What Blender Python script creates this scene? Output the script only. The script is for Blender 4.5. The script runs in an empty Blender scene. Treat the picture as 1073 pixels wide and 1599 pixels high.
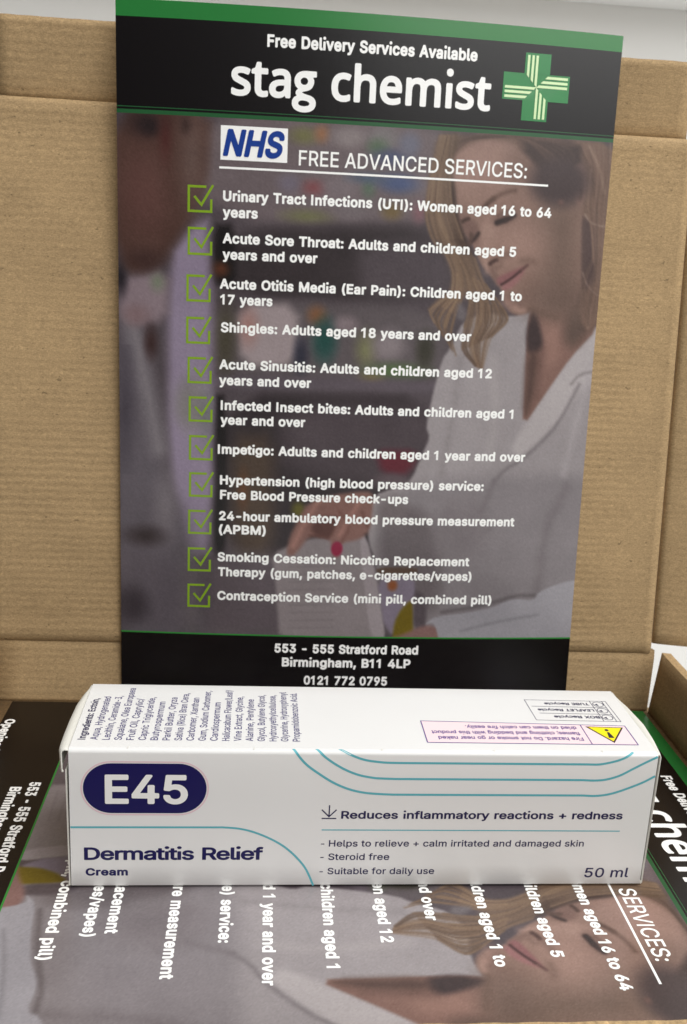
import bpy, math, random
import numpy as np
from mathutils import Vector, Matrix
from mathutils.geometry import tessellate_polygon

sc = bpy.context.scene
C = sc.collection
random.seed(4)
MM = 0.001

# ------------------------------------------------------------------ camera
cam = bpy.data.cameras.new('camera')
cam.sensor_fit = 'HORIZONTAL'; cam.sensor_width = 36.0
cam.lens = 1550.03 * 36.0 / 1073.0
cam.clip_start = 0.01; cam.clip_end = 20
co = bpy.data.objects.new('camera', cam); C.objects.link(co)
co.location = (0.0786554, -0.3002215, 0.1492676)
co.rotation_euler = (math.radians(74.7622), math.radians(-2.9793), math.radians(-4.0295))
sc.camera = co
cam.dof.use_dof = True; cam.dof.focus_distance = 0.222; cam.dof.aperture_fstop = 75

# ------------------------------------------------------------------ world and lamps (a lit room)
w = bpy.data.worlds.new('World'); sc.world = w; w.use_nodes = True
bg = w.node_tree.nodes['Background']; bg.inputs[1].default_value = 0.55
wn, wl_ = w.node_tree.nodes, w.node_tree.links      # a room: dim below table height, brighter walls and ceiling
wt = wn.new('ShaderNodeTexCoord'); wd_ = wn.new('ShaderNodeVectorMath'); wd_.operation = 'DOT_PRODUCT'; wd_.inputs[1].default_value = (.45, -.1, .8)
wl_.new(wt.outputs['Generated'], wd_.inputs[0])
wr = wn.new('ShaderNodeValToRGB'); wl_.new(wd_.outputs['Value'], wr.inputs['Fac'])
wr.color_ramp.elements[0].position = 0.0; wr.color_ramp.elements[0].color = (.10, .095, .09, 1)
wr.color_ramp.elements[1].position = .75; wr.color_ramp.elements[1].color = (1, .985, .96, 1)
wl_.new(wr.outputs['Color'], bg.inputs[0])

def area(name, loc, target, size, power, col=(1, .96, .9)):
    l = bpy.data.lights.new(name, 'AREA'); l.shape = 'RECTANGLE'; l.size = size[0]; l.size_y = size[1]
    l.energy = power; l.color = col
    o = bpy.data.objects.new(name, l); C.objects.link(o); o.location = loc
    o.rotation_euler = (Vector(target) - Vector(loc)).to_track_quat('-Z', 'Y').to_euler()
    return o
area('ceiling_panel', (.85, -.35, 1.7), (.1, 0, 0), (1.1, 1.0), 26, (1, .99, .97))
area('window_light', (.85, -1.4, .95), (.1, 0, .05), (1.2, .8), 13.5, (1, .995, .98))

sc.view_settings.view_transform = 'Standard'; sc.view_settings.look = 'None'
sc.view_settings.exposure = 0; sc.view_settings.gamma = 1
sc.render.engine = 'CYCLES'; sc.cycles.max_bounces = 8

# ------------------------------------------------------------------ helpers
def lin(c):
    c = np.asarray(c, float) / 255.0
    return np.where(c <= 0.04045, c / 12.92, ((c + 0.055) / 1.055) ** 2.4)

def empty(name, loc, rz=0.0):
    o = bpy.data.objects.new(name, None); C.objects.link(o); o.location = loc; o.rotation_euler = (0, 0, rz)
    o.empty_display_size = .01
    return o
def tag(o, label=None, cat=None, group=None, kind=None):
    if label: o['label'] = label
    if cat: o['category'] = cat
    if group: o['group'] = group
    if kind: o['kind'] = kind
    return o
def mesh_obj(name, verts, faces, mat, parent=None, smooth=False):
    me = bpy.data.meshes.new(name); me.from_pydata([tuple(v) for v in verts], [], faces); me.update()
    if mat: me.materials.append(mat)
    if smooth:
        for p in me.polygons: p.use_smooth = True
    o = bpy.data.objects.new(name, me); C.objects.link(o); o.parent = parent
    return o

def mat(name, col, rough=.5, spec=.5, coat=0.0):
    m = bpy.data.materials.new(name); m.use_nodes = True
    b = m.node_tree.nodes['Principled BSDF']
    b.inputs['Base Color'].default_value = (*col, 1); b.inputs['Roughness'].default_value = rough
    b.inputs['Specular IOR Level'].default_value = spec
    b.inputs['Coat Weight'].default_value = coat; b.inputs['Coat Roughness'].default_value = .2
    return m
def nodes(m): return m.node_tree.nodes, m.node_tree.links, m.node_tree.nodes['Principled BSDF']

def mottled(name, col, amount, scale, rough, spec=.5, bump=0.0, bscale=2000):
    """plain surface with faint mottling and a fine surface tooth"""
    m = mat(name, col, rough, spec); n, l, b = nodes(m)
    tc = n.new('ShaderNodeTexCoord'); nz = n.new('ShaderNodeTexNoise'); nz.inputs['Scale'].default_value = scale; nz.inputs['Detail'].default_value = 6
    l.new(tc.outputs['Object'], nz.inputs['Vector'])
    mp = n.new('ShaderNodeMapRange'); mp.inputs[3].default_value = 1 - amount; mp.inputs[4].default_value = 1 + amount
    l.new(nz.outputs['Fac'], mp.inputs[0])
    hs = n.new('ShaderNodeVectorMath'); hs.operation = 'SCALE'; hs.inputs[0].default_value = col
    l.new(mp.outputs[0], hs.inputs['Scale']); l.new(hs.outputs[0], b.inputs['Base Color'])
    if bump:
        nb = n.new('ShaderNodeTexNoise'); nb.inputs['Scale'].default_value = bscale; nb.inputs['Detail'].default_value = 3
        l.new(tc.outputs['Object'], nb.inputs['Vector'])
        bu = n.new('ShaderNodeBump'); bu.inputs['Strength'].default_value = bump; bu.inputs['Distance'].default_value = .0002
        l.new(nb.outputs['Fac'], bu.inputs['Height']); l.new(bu.outputs[0], b.inputs['Normal'])
    return m

def kraft(name, col, flute_axis='Z', flute=.9):
    """brown corrugated board: fibres, flecks, and flutes showing through as soft bands"""
    m = mat(name, col, .75, .25); n, l, b = nodes(m)
    tc = n.new('ShaderNodeTexCoord')
    def noise(sx, sy, sz, detail=4, rough=.6):
        mp = n.new('ShaderNodeMapping'); mp.inputs['Scale'].default_value = (sx, sy, sz)
        l.new(tc.outputs['Object'], mp.inputs['Vector'])
        t = n.new('ShaderNodeTexNoise'); t.inputs['Scale'].default_value = 1; t.inputs['Detail'].default_value = detail; t.inputs['Roughness'].default_value = rough
        l.new(mp.outputs[0], t.inputs['Vector']); return t.outputs['Fac']
    def math_(op, a, bb=None, cl=False):
        q = n.new('ShaderNodeMath'); q.operation = op; q.use_clamp = cl
        for i, v in enumerate((a, bb)):
            if v is None: continue
            if isinstance(v, (int, float)): q.inputs[i].default_value = v
            else: l.new(v, q.inputs[i])
        return q.outputs[0]
    def rng(v, a, bb, c, d):
        q = n.new('ShaderNodeMapRange'); q.inputs[1].default_value = a; q.inputs[2].default_value = bb; q.inputs[3].default_value = c; q.inputs[4].default_value = d
        l.new(v, q.inputs[0]); return q.outputs[0]
    cloud = rng(noise(26, 26, 34, 6, .65), .3, .7, .88, 1.11)
    fibre = rng(noise(900, 900, 2400, 3, .7), .3, .7, .80, 1.20)
    fine = rng(noise(2300, 2300, 3200, 2, .8), .3, .7, .78, 1.22)
    dark = rng(noise(430, 430, 700, 2, .6), .69, .74, 1.0, .55)
    light = rng(noise(511, 440, 630, 2, .6), .69, .75, 1.0, 1.25)
    wv = n.new('ShaderNodeTexWave'); wv.bands_direction = flute_axis; wv.inputs['Scale'].default_value = 132
    wv.inputs['Distortion'].default_value = 2.2; wv.inputs['Detail'].default_value = 2; wv.inputs['Detail Scale'].default_value = 1.5
    l.new(tc.outputs['Object'], wv.inputs['Vector'])
    patch = rng(noise(14, 14, 16, 4), .36, .62, .12, 1.0)
    fl = math_('MULTIPLY', wv.outputs['Fac'], patch)
    k = math_('MULTIPLY', math_('MULTIPLY', cloud, fibre), math_('MULTIPLY', fine, math_('MULTIPLY', dark, light)))
    k = math_('MULTIPLY', k, rng(fl, 0, 1, 1.05, .885))
    v = n.new('ShaderNodeVectorMath'); v.operation = 'SCALE'; v.inputs[0].default_value = col
    l.new(k, v.inputs['Scale']); l.new(v.outputs[0], b.inputs['Base Color'])
    hgt = math_('ADD', math_('MULTIPLY', fl, flute), math_('ADD', math_('MULTIPLY', noise(1500, 1500, 2200, 4, .7), .5), math_('MULTIPLY', noise(45, 45, 70, 3, .5), 7.0)))
    bu = n.new('ShaderNodeBump'); bu.inputs['Strength'].default_value = .32; bu.inputs['Distance'].default_value = .00025
    l.new(hgt, bu.inputs['Height']); l.new(bu.outputs[0], b.inputs['Normal'])
    return m

# ------------------------------------------------------------------ lettering (outlines drawn as polygons)
def inside(p, L):
    r = False
    for a, b in zip(L, L[1:] + L[:1]):
        if (a[1] > p[1]) != (b[1] > p[1]) and p[0] < (b[0] - a[0]) * (p[1] - a[1]) / (b[1] - a[1]) + a[0]: r = not r
    return r
def fill_loops(loops):
    # fill each outline on its own, with only the holes that lie inside it
    depth = [sum(inside(L[0], M) for M in loops if M is not L) for L in loops]
    vs, tris = [], []
    for L, d in zip(loops, depth):
        if d % 2: continue
        grp = [L] + [M for M, e in zip(loops, depth) if e == d + 1 and inside(M[0], L)]
        b = len(vs); vs += [v for G in grp for v in G]
        tris += [tuple(b + i for i in t) for t in tessellate_polygon([[Vector((x, y, 0)) for x, y in G] for G in grp])]
    return vs, tris
def load_font(txt):
    f = {}
    for ln in txt.strip('\n').split('\n'):
        ch = ln[0]; adv, sp = ln[1:].split('|')
        loops = [[tuple(float(c) / 1000 for c in q.split(',')) for q in s.split(' ')] for s in sp.split('/')] if sp else []
        if loops:
            vs, tris = fill_loops(loops)
        else: vs, tris = [], []
        f[ch] = (int(adv) / 1000, vs, [tuple(t) for t in tris])
    return f
FONT_BOLD = load_font(r"""
A874|58,8 32,39 32,78 358,972 377,991 398,999 543,1000 563,994 593,962 917,78 920,49 913,29 893,9 864,0 738,0 709,12 689,39 611,247 339,247 330,236 261,39 242,13 203,0 87,0/411,466 417,462 537,466 475,643 466,630
B833|134,8 112,29 104,58 104,943 113,972 134,992 163,1000 493,1000 590,987 668,956 717,921 758,875 788,816 804,758 807,690 796,622 773,573 733,525 775,487 804,447 837,360 842,301 838,243 826,194 804,146 767,97 720,58 668,31 600,10 483,0 163,0/333,223 347,216 493,216 571,228 595,243 614,272 611,330 580,373 532,396 338,401/333,622 338,612 474,612 532,625 561,645 578,670 583,709 577,739 551,768 512,782 338,783
C927|430,-3 342,24 255,75 192,134 138,212 100,299 77,396 70,503 80,620 109,726 148,804 199,872 263,931 342,976 420,1001 507,1012 604,1005 672,988 731,963 789,925 838,880 880,824 914,756 938,668 933,639 915,617 886,605 750,607 720,629 698,688 674,727 614,773 566,788 517,791 468,785 420,766 381,739 346,698 321,649 304,591 297,523 299,445 309,387 331,328 363,280 410,239 468,215 527,209 595,220 653,252 692,299 718,367 750,393 896,393 929,367 937,328 915,246 878,173 828,110 762,56 692,20 604,-5 517,-12
D913|134,8 112,29 104,58 104,943 113,972 134,992 163,1000 493,999 610,978 717,929 785,874 843,800 882,719 908,622 918,505 910,389 885,292 843,202 794,138 746,94 678,51 600,21 464,0 163,0/333,223 347,216 454,216 551,235 619,278 647,311 667,350 684,408 692,476 691,544 680,612 663,661 639,702 603,739 561,763 474,783 347,784 333,777
E768|134,8 112,29 104,58 104,943 113,972 134,992 163,1000 707,1000 736,991 760,962 763,933 763,836 755,813 736,793 707,784 347,784 333,777 338,613 687,612 719,593 734,554 731,437 717,414 697,401 338,396 333,223 347,216 707,216 736,209 755,194 768,165 768,58 760,29 736,6 707,0 163,0
F753|134,8 112,29 104,58 104,943 113,972 134,992 163,1000 697,1000 726,993 749,972 758,933 755,826 745,807 726,791 697,784 347,784 333,777 334,602 658,600 687,593 708,573 718,544 718,437 707,408 687,391 668,385 338,384 333,58 325,29 307,10 279,0 163,0
G944|430,-3 342,24 255,75 191,134 137,212 99,299 77,396 70,503 80,620 101,707 138,789 188,863 255,926 326,970 410,999 498,1011 595,1006 663,990 731,961 789,923 838,879 880,824 916,756 938,678 935,639 920,620 896,607 750,608 720,629 694,688 669,727 614,771 566,787 517,791 468,786 420,767 381,739 346,698 321,649 304,591 297,523 299,445 309,387 332,328 356,289 391,254 430,229 478,213 536,209 585,216 625,231 665,260 704,319 711,338 702,346 536,347 507,364 494,387 495,523 517,551 556,561 886,561 915,554 935,537 946,513 941,328 921,251 883,173 838,114 770,57 692,17 614,-4 527,-12
H938|134,8 112,29 104,58 104,943 114,974 132,991 153,999 270,1000 299,995 325,972 333,943 338,618 678,618 681,943 690,972 709,991 736,1000 853,1000 882,991 902,972 910,943 910,58 895,19 862,1 736,0 707,10 689,29 681,58 678,402 338,403 333,58 325,29 307,10 279,0 163,0
I404|97,0 307,0 307,1000 97,1000
L723|134,8 112,29 104,58 105,952 120,981 143,997 279,1000 317,981 333,943 333,223 347,216 707,212 731,194 743,165 743,49 726,17 687,0 163,0
M1132|134,8 112,29 104,58 104,943 120,981 153,999 318,1000 347,994 367,978 600,388 610,387 843,981 862,995 891,1000 1047,1000 1086,983 1099,962 1103,933 1103,58 1086,17 1047,0 930,0 901,10 882,33 876,58 872,460 707,39 684,10 658,0 551,0 512,19 338,447 328,428 328,58 320,29 302,10 279,1 163,0
N950|134,8 112,29 104,58 104,943 114,974 134,992 163,1000 299,1000 338,981 687,432 692,447 696,962 717,989 746,1000 872,999 901,986 917,962 921,943 921,58 906,19 882,3 862,0 726,0 687,19 338,568 330,39 318,19 289,2 163,0
O967|430,-3 342,24 255,76 193,134 138,212 100,299 77,396 70,503 80,620 106,717 148,804 199,872 264,931 342,976 420,1001 507,1012 604,1005 702,976 779,931 847,870 906,787 941,707 966,600 973,484 963,377 936,280 896,196 842,124 776,66 702,24 624,-1 527,-12/484,212 536,209 585,217 624,234 661,260 692,295 717,338 734,387 744,445 741,581 726,639 703,688 675,727 641,756 595,779 546,790 459,783 418,766 379,736 352,705 325,659 299,552 303,416 315,367 337,319 364,280 400,246 439,224
P813|134,8 112,29 104,58 104,943 113,972 134,992 163,1000 483,1000 590,985 668,953 717,919 759,875 794,816 815,758 825,690 823,612 808,544 783,486 755,444 717,404 668,370 619,347 522,325 335,321 333,58 325,29 307,10 279,0 163,0/333,544 347,538 483,538 532,548 561,564 588,602 598,651 592,709 572,748 542,771 503,782 338,784
R820|134,8 112,29 104,58 104,943 113,972 134,992 163,1000 493,999 590,986 678,951 729,913 771,865 802,807 822,739 826,632 804,538 765,466 728,428 689,398 687,389 853,86 859,58 852,29 833,10 804,0 668,0 639,10 621,29 454,340 338,343 333,58 325,29 307,10 279,0 163,0/333,564 493,561 532,567 565,583 589,612 599,651 597,700 580,743 551,768 512,781 338,784
S816|348,-7 280,11 222,38 173,72 128,121 93,179 74,237 66,296 81,334 115,353 261,350 290,325 306,266 329,237 377,212 436,202 504,208 562,233 593,266 599,315 587,334 552,358 290,442 232,471 178,509 134,558 104,616 91,684 95,762 113,820 148,879 194,927 251,965 319,993 387,1008 465,1012 543,1004 601,988 659,961 708,928 747,888 780,840 803,781 813,713 804,684 785,665 766,658 630,658 594,684 576,743 552,768 513,787 455,796 397,791 348,769 320,733 318,694 331,675 368,650 627,568 688,536 738,500 785,444 814,383 825,315 820,237 801,179 766,120 717,69 659,31 591,4 513,-12 426,-15
T820|366,6 342,29 334,58 334,777 327,784 113,784 84,792 65,811 56,836 59,962 83,991 113,1000 803,996 832,972 841,943 840,836 823,801 784,784 570,784 563,777 559,39 541,13 512,1 395,0
U939|415,-6 318,24 231,79 166,151 123,238 109,297 104,355 104,938 110,967 134,992 163,1000 289,998 311,987 327,967 332,938 332,365 338,323 364,268 406,231 454,212 522,207 580,217 622,238 658,277 677,326 682,938 688,967 703,987 726,998 872,996 901,973 910,938 910,336 898,258 877,200 843,142 804,97 755,57 697,24 629,0 561,-12 483,-14
V874|388,5 369,19 357,39 32,923 29,952 37,972 58,992 87,1000 213,999 233,993 252,976 475,352 694,972 713,991 738,1000 864,1000 893,991 917,962 918,923 591,29 573,9 543,0
W1233|301,7 281,23 271,43 31,923 29,952 44,981 77,999 203,1000 233,991 251,972 388,452 398,440 540,972 559,991 582,999 718,1000 748,992 767,973 775,952 913,427 1056,972 1078,993 1107,1000 1224,1000 1263,983 1278,952 1276,923 1037,49 1020,17 981,0 845,0 817,10 799,29 660,532 650,544 509,29 490,10 466,0 330,0
X864|61,8 35,39 32,68 39,87 331,505 333,515 58,913 52,952 67,981 90,997 109,1000 245,1000 274,988 469,706 673,989 712,1000 838,1000 867,989 891,952 884,913 608,515 900,87 907,49 893,19 877,7 848,0 721,0 689,10 469,320 255,14 216,0 90,0
Y860|388,5 368,19 354,49 350,408 36,913 28,943 37,972 58,992 87,1000 223,1000 252,988 466,647 475,653 680,984 718,1000 854,1000 874,994 903,962 906,933 900,913 582,400 582,58 574,29 556,10 534,1
a717|257,-6 189,18 136,53 94,102 65,160 55,209 53,267 61,316 76,354 101,393 132,422 169,447 226,471 92,520 73,549 76,588 106,646 140,688 189,727 247,757 315,777 383,784 451,780 519,765 578,738 626,701 667,646 690,588 701,500 699,43 681,14 646,0 529,1 490,24 441,1 383,-12 315,-14/320,199 383,197 437,218 471,260 478,296 473,306 344,288 288,267 279,257 277,228 294,209/271,490 286,486 461,510 478,520 468,549 451,564 422,573 373,573 314,549
b778|383,-6 305,28 266,2 140,1 111,15 93,44 92,948 111,985 140,999 266,999 302,977 314,948 315,752 383,777 461,784 538,775 606,749 665,710 715,656 754,588 781,511 794,404 786,287 758,190 713,112 645,45 567,4 480,-13/419,200 480,204 519,228 551,277 567,345 567,433 548,501 509,552 461,571 402,568 363,545 333,501 315,433 314,345 335,268 372,219
c728|331,-5 263,19 205,55 147,112 108,170 80,238 63,316 60,404 70,491 90,559 125,627 171,685 224,729 283,759 351,779 429,784 497,776 594,741 667,685 699,647 727,598 744,549 741,520 730,500 710,486 574,456 543,472 513,530 477,560 419,573 358,559 312,511 289,442 286,345 308,268 331,233 361,209 399,198 448,200 477,210 504,229 549,306 574,319 594,320 720,285 743,258 746,229 726,170 691,112 644,64 594,29 535,4 467,-11 399,-14
d778|322,-6 244,23 186,64 127,132 88,209 66,297 60,404 69,491 95,579 126,637 166,688 215,729 273,761 341,780 409,784 477,775 535,751 540,948 551,977 574,995 594,1000 710,1000 730,994 756,967 762,938 762,64 757,34 740,12 710,0 594,1 545,26 497,1 448,-11 380,-14/391,200 448,202 493,229 523,277 539,345 539,433 517,511 477,556 429,572 370,566 331,541 301,491 286,423 287,336 307,268 345,219
e742|341,-6 273,15 215,48 163,93 118,152 86,219 66,297 59,384 66,472 86,549 118,616 156,671 205,716 263,752 331,775 399,784 477,779 555,757 623,718 677,666 720,598 743,540 755,481 759,336 748,316 730,301 648,287 730,260 746,238 750,209 733,161 701,107 658,64 603,27 545,3 477,-11 409,-14/394,200 448,198 497,213 523,238 553,287 535,294 302,294 295,287 322,238 351,215/301,501 516,500 518,511 498,540 475,559 448,570 409,573 370,567 341,551 318,530
f481|167,9 148,29 140,58 140,564 60,569 22,593 11,622 15,739 28,758 50,772 140,777 143,845 159,904 196,960 244,999 303,1025 361,1036 429,1035 487,1022 524,1001 537,972 505,845 489,826 468,815 400,823 371,818 363,797 365,777 371,775 458,775 497,757 511,729 513,632 502,593 478,573 364,564 359,39 342,14 313,1 196,0
g779|322,-253 244,-228 183,-193 127,-139 90,-77 90,-48 108,-18 233,49 178,88 137,132 104,186 77,254 62,331 60,409 69,496 89,565 123,633 170,691 224,735 293,768 351,781 429,783 497,770 545,746 594,775 710,775 730,770 754,749 763,720 763,30 757,-28 743,-77 720,-122 687,-164 642,-202 594,-228 535,-247 467,-259 390,-261/369,-48 438,-52 497,-36 528,-9 538,20 536,40 487,20 429,10 370,9 293,24 283,20 322,-25/373,224 429,220 478,234 516,272 535,322 542,409 528,487 497,541 448,569 390,571 348,555 313,516 290,458 284,380 298,302 326,254
h753|120,8 99,29 91,58 92,952 107,981 130,997 266,999 298,981 313,952 315,755 431,783 490,782 548,771 597,751 635,725 671,690 702,641 724,583 736,505 736,49 722,19 684,0 558,2 522,29 514,58 510,505 499,534 480,556 451,569 412,571 373,562 346,544 326,515 317,486 314,58 306,29 288,10 266,1 150,0
i330|120,8 99,29 91,58 93,661 111,690 140,704 266,704 295,689 314,651 313,49 295,16 266,1 149,0/169,835 120,860 84,904 72,952 79,1001 110,1049 149,1077 198,1088 247,1081 287,1059 320,1020 335,972 331,923 305,876 266,846 217,832
j330|12,-240 -7,-222 -16,-199 -14,-73 2,-49 22,-37 80,-31 91,-5 95,666 109,688 138,704 274,702 303,680 314,646 314,-5 303,-83 265,-161 235,-192 197,-218 109,-245 41,-248/158,838 109,869 82,909 71,957 80,1006 109,1050 148,1076 197,1088 255,1078 302,1045 327,1006 335,957 325,909 298,870 255,841 206,831
k702|120,8 99,29 91,58 92,952 107,981 130,997 266,999 298,981 313,952 315,561 529,770 694,774 713,767 733,748 742,709 729,680 487,428 752,92 762,49 748,19 713,1 567,0 538,9 325,274 314,272 313,49 299,19 276,4 256,0 150,0
l369|227,5 179,26 135,64 107,112 92,180 92,948 111,985 150,1000 266,999 295,984 312,958 315,211 363,210 397,190 408,171 430,64 422,33 393,9 305,-4
m1100|120,8 99,29 91,58 91,719 95,739 111,760 140,774 256,775 281,768 305,750 383,781 470,785 548,762 616,709 665,747 713,770 772,784 840,786 898,776 946,757 989,729 1026,690 1068,612 1083,525 1084,58 1076,29 1063,14 1034,1 917,0 888,9 869,29 861,58 859,525 840,558 810,571 781,574 752,569 725,554 709,534 700,505 699,58 691,29 673,10 645,0 529,0 499,12 484,29 476,58 475,525 468,544 451,561 402,574 373,569 344,552 324,525 316,496 314,58 306,29 288,10 266,1 150,0
n752|120,8 99,29 91,58 91,719 100,748 120,767 140,774 247,775 276,770 305,745 383,776 461,784 548,771 617,739 662,700 694,656 718,602 732,544 737,58 729,29 703,6 674,0 558,2 522,29 514,58 512,496 499,534 482,554 461,566 422,572 383,566 354,551 331,525 317,486 314,58 306,29 288,10 266,1 150,0
o762|331,-5 263,19 205,55 147,112 108,170 80,238 63,316 60,404 70,491 90,559 125,627 171,685 224,729 283,759 351,779 429,784 506,774 574,751 634,715 691,659 730,599 758,530 774,452 778,365 768,277 747,209 713,141 665,83 613,41 555,11 487,-8 409,-14/391,200 448,200 497,223 530,268 552,345 551,433 531,501 494,549 438,572 380,568 334,540 303,491 286,423 287,336 308,268 346,219
p778|120,-240 99,-219 91,-190 91,714 98,743 114,763 140,774 266,774 289,763 305,743 373,774 451,784 529,777 597,754 655,718 707,666 745,607 776,530 792,442 793,345 780,257 752,177 720,121 674,69 626,32 567,4 499,-12 431,-13 373,-4 315,18 314,-190 299,-228 276,-244 256,-248 150,-248/421,199 480,204 519,228 550,277 568,355 566,442 544,510 500,559 451,572 393,564 357,539 329,491 314,423 316,335 335,267 373,219
q778|574,-243 554,-228 540,-199 535,20 477,-5 399,-14 322,-6 254,18 195,56 141,112 101,180 76,248 61,335 60,423 73,510 99,588 137,653 186,707 244,747 312,774 370,783 438,782 497,769 545,745 574,769 594,775 710,775 740,763 760,734 761,-199 747,-228 720,-246/394,199 458,205 497,233 527,287 540,355 537,442 517,510 477,556 429,572 370,566 331,541 301,491 286,423 288,335 308,267 346,219
r491|120,8 99,29 91,58 95,739 111,760 140,774 256,775 305,753 354,774 402,784 480,783 509,776 529,758 539,729 539,612 529,584 509,567 490,560 412,566 373,558 337,534 317,496 314,58 306,29 288,10 266,1 150,0
s675|285,-6 188,31 116,93 85,141 68,190 62,229 74,258 110,279 207,300 237,300 269,277 289,229 305,213 334,200 373,195 441,209 463,229 462,248 431,266 237,318 188,343 149,372 115,413 91,466 82,520 87,588 105,637 138,685 178,722 227,751 285,772 343,782 411,783 480,773 567,735 625,681 654,635 677,579 678,549 670,530 635,505 528,482 489,493 445,559 411,575 373,577 334,569 308,549 307,530 343,510 538,457 586,433 625,404 663,355 683,306 692,238 684,180 664,132 629,83 586,46 538,18 480,-2 421,-12 353,-14
t436|274,2 225,20 186,46 154,80 132,119 113,207 111,566 40,576 20,595 11,625 17,741 31,760 50,772 113,780 116,897 138,924 167,935 283,934 313,923 334,887 336,780 439,769 460,751 470,722 471,625 458,591 429,570 342,568 335,556 335,226 342,204 419,209 455,187 465,168 486,71 483,41 460,12 419,-1 342,-7
u753|295,0 227,27 173,69 130,127 103,195 91,302 91,720 101,749 120,767 140,774 256,775 286,767 305,748 314,720 317,273 328,244 354,216 412,204 441,208 474,224 499,253 510,283 519,740 538,764 567,775 684,775 703,770 727,749 737,720 737,59 729,30 712,11 684,0 567,1 519,28 470,6 412,-7 354,-8
v717|312,7 286,39 36,690 30,719 39,748 59,767 89,775 215,774 246,758 259,739 390,376 399,367 534,739 545,757 584,775 701,775 730,769 758,739 759,700 502,29 483,10 458,0 341,0
w1026|272,6 242,39 42,700 40,729 56,758 88,774 204,775 233,770 253,756 267,729 350,431 360,444 442,739 454,758 496,775 632,770 662,739 748,422 835,729 851,758 875,773 894,775 1011,775 1045,758 1061,729 1060,700 859,39 846,17 807,0 700,0 671,7 655,19 643,39 554,347 544,339 458,39 447,20 408,0 292,0
x698|65,8 40,39 37,68 44,87 255,398 56,690 51,729 65,757 104,775 231,775 260,768 281,748 386,585 498,748 522,769 541,775 668,775 707,761 726,729 721,690 520,389 730,87 737,49 723,19 687,0 551,0 532,5 506,29 386,208 250,10 221,0 94,0
y717|137,-243 99,-223 84,-194 85,-165 112,-67 125,-48 147,-35 234,-36 255,-9 277,59 33,700 32,729 40,749 59,767 89,775 215,774 246,759 259,739 390,376 399,367 545,756 584,775 710,775 731,768 757,739 759,700 468,-63 438,-124 382,-194 312,-235 234,-251
z701|101,8 82,26 73,49 72,136 79,165 380,554 364,561 140,561 111,569 92,589 83,612 83,719 92,748 111,767 140,775 636,775 675,760 690,739 694,719 694,632 686,602 397,223 403,215 646,214 679,204 697,185 704,165 705,58 694,25 675,7 646,0 131,0
0828|375,-4 297,23 234,66 180,125 136,202 107,289 89,387 83,503 90,620 106,707 136,795 173,863 221,921 277,965 345,996 413,1010 491,1010 579,989 647,952 705,898 754,824 789,736 811,639 820,523 814,387 797,289 767,202 724,126 670,66 608,24 540,-2 452,-12/407,212 433,204 472,204 501,214 530,237 571,309 593,416 594,571 572,688 550,736 528,766 501,787 462,798 404,787 360,746 329,678 310,581 308,445 324,338 356,260 379,231
1712|287,0 497,0 497,1000 319,1000 167,860 57,800 57,607 287,697
2828|140,8 121,26 112,49 111,146 121,173 500,581 541,641 556,700 547,748 521,777 480,795 422,796 383,783 356,758 343,729 331,661 305,635 276,628 150,633 121,660 114,690 123,768 147,836 179,887 222,933 276,970 334,995 402,1009 480,1011 548,999 606,977 655,948 694,915 749,836 775,748 772,641 746,564 694,480 610,379 462,223 470,215 733,215 762,208 781,191 792,165 792,58 785,29 762,7 733,0 169,0
3828|348,-4 290,12 231,39 183,72 140,114 108,163 86,221 76,289 85,319 105,338 124,345 270,341 297,319 314,260 338,231 387,209 445,203 503,214 547,241 568,280 569,338 544,387 503,414 445,428 319,431 283,455 272,484 277,600 426,775 426,785 183,785 154,791 134,806 122,834 124,960 144,988 173,1000 727,996 750,979 763,950 758,834 565,610 630,585 688,547 732,503 766,451 787,396 798,328 795,260 777,192 752,144 713,95 668,56 610,23 552,2 484,-10 416,-11
4828|516,9 497,29 490,49 487,181 108,187 88,198 72,223 69,340 78,366 444,981 477,999 603,1000 628,991 648,972 655,952 653,923 491,641 496,637 516,659 545,668 662,667 682,661 700,644 712,612 712,408 720,399 798,395 826,369 834,340 833,233 820,204 798,187 720,183 712,175 711,49 704,29 686,10 652,0 545,0/351,408 360,399 487,400 492,632 487,638
5828|356,-3 298,15 250,40 201,76 165,114 134,163 115,212 104,280 109,309 123,328 152,342 288,340 318,319 337,260 366,226 415,206 463,205 512,223 548,260 568,319 565,377 551,416 529,445 502,465 463,479 384,474 347,460 308,434 279,427 162,440 127,464 117,503 170,960 191,989 220,1000 716,996 739,979 752,950 752,834 735,802 697,785 376,785 362,688 366,683 473,695 560,681 646,639 711,581 761,503 791,406 794,309 773,212 745,153 710,105 667,64 609,26 551,3 492,-9 424,-11
6828|373,-4 305,19 246,53 198,97 157,153 128,221 113,289 111,367 123,435 150,513 202,610 452,979 489,1000 635,997 669,970 675,950 672,921 499,668 509,660 596,639 645,615 701,571 739,523 769,464 787,396 792,319 781,241 761,182 727,124 684,76 632,37 577,10 509,-8 441,-12/434,202 480,204 518,222 552,260 567,309 565,367 548,410 512,445 470,460 421,457 382,440 351,406 335,357 337,299 356,251 392,216
7828|195,9 172,39 172,78 524,777 516,785 166,785 137,793 118,811 108,836 108,943 116,972 137,992 166,1000 740,1000 767,991 787,972 794,952 791,816 395,29 377,10 351,0 225,0
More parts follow.
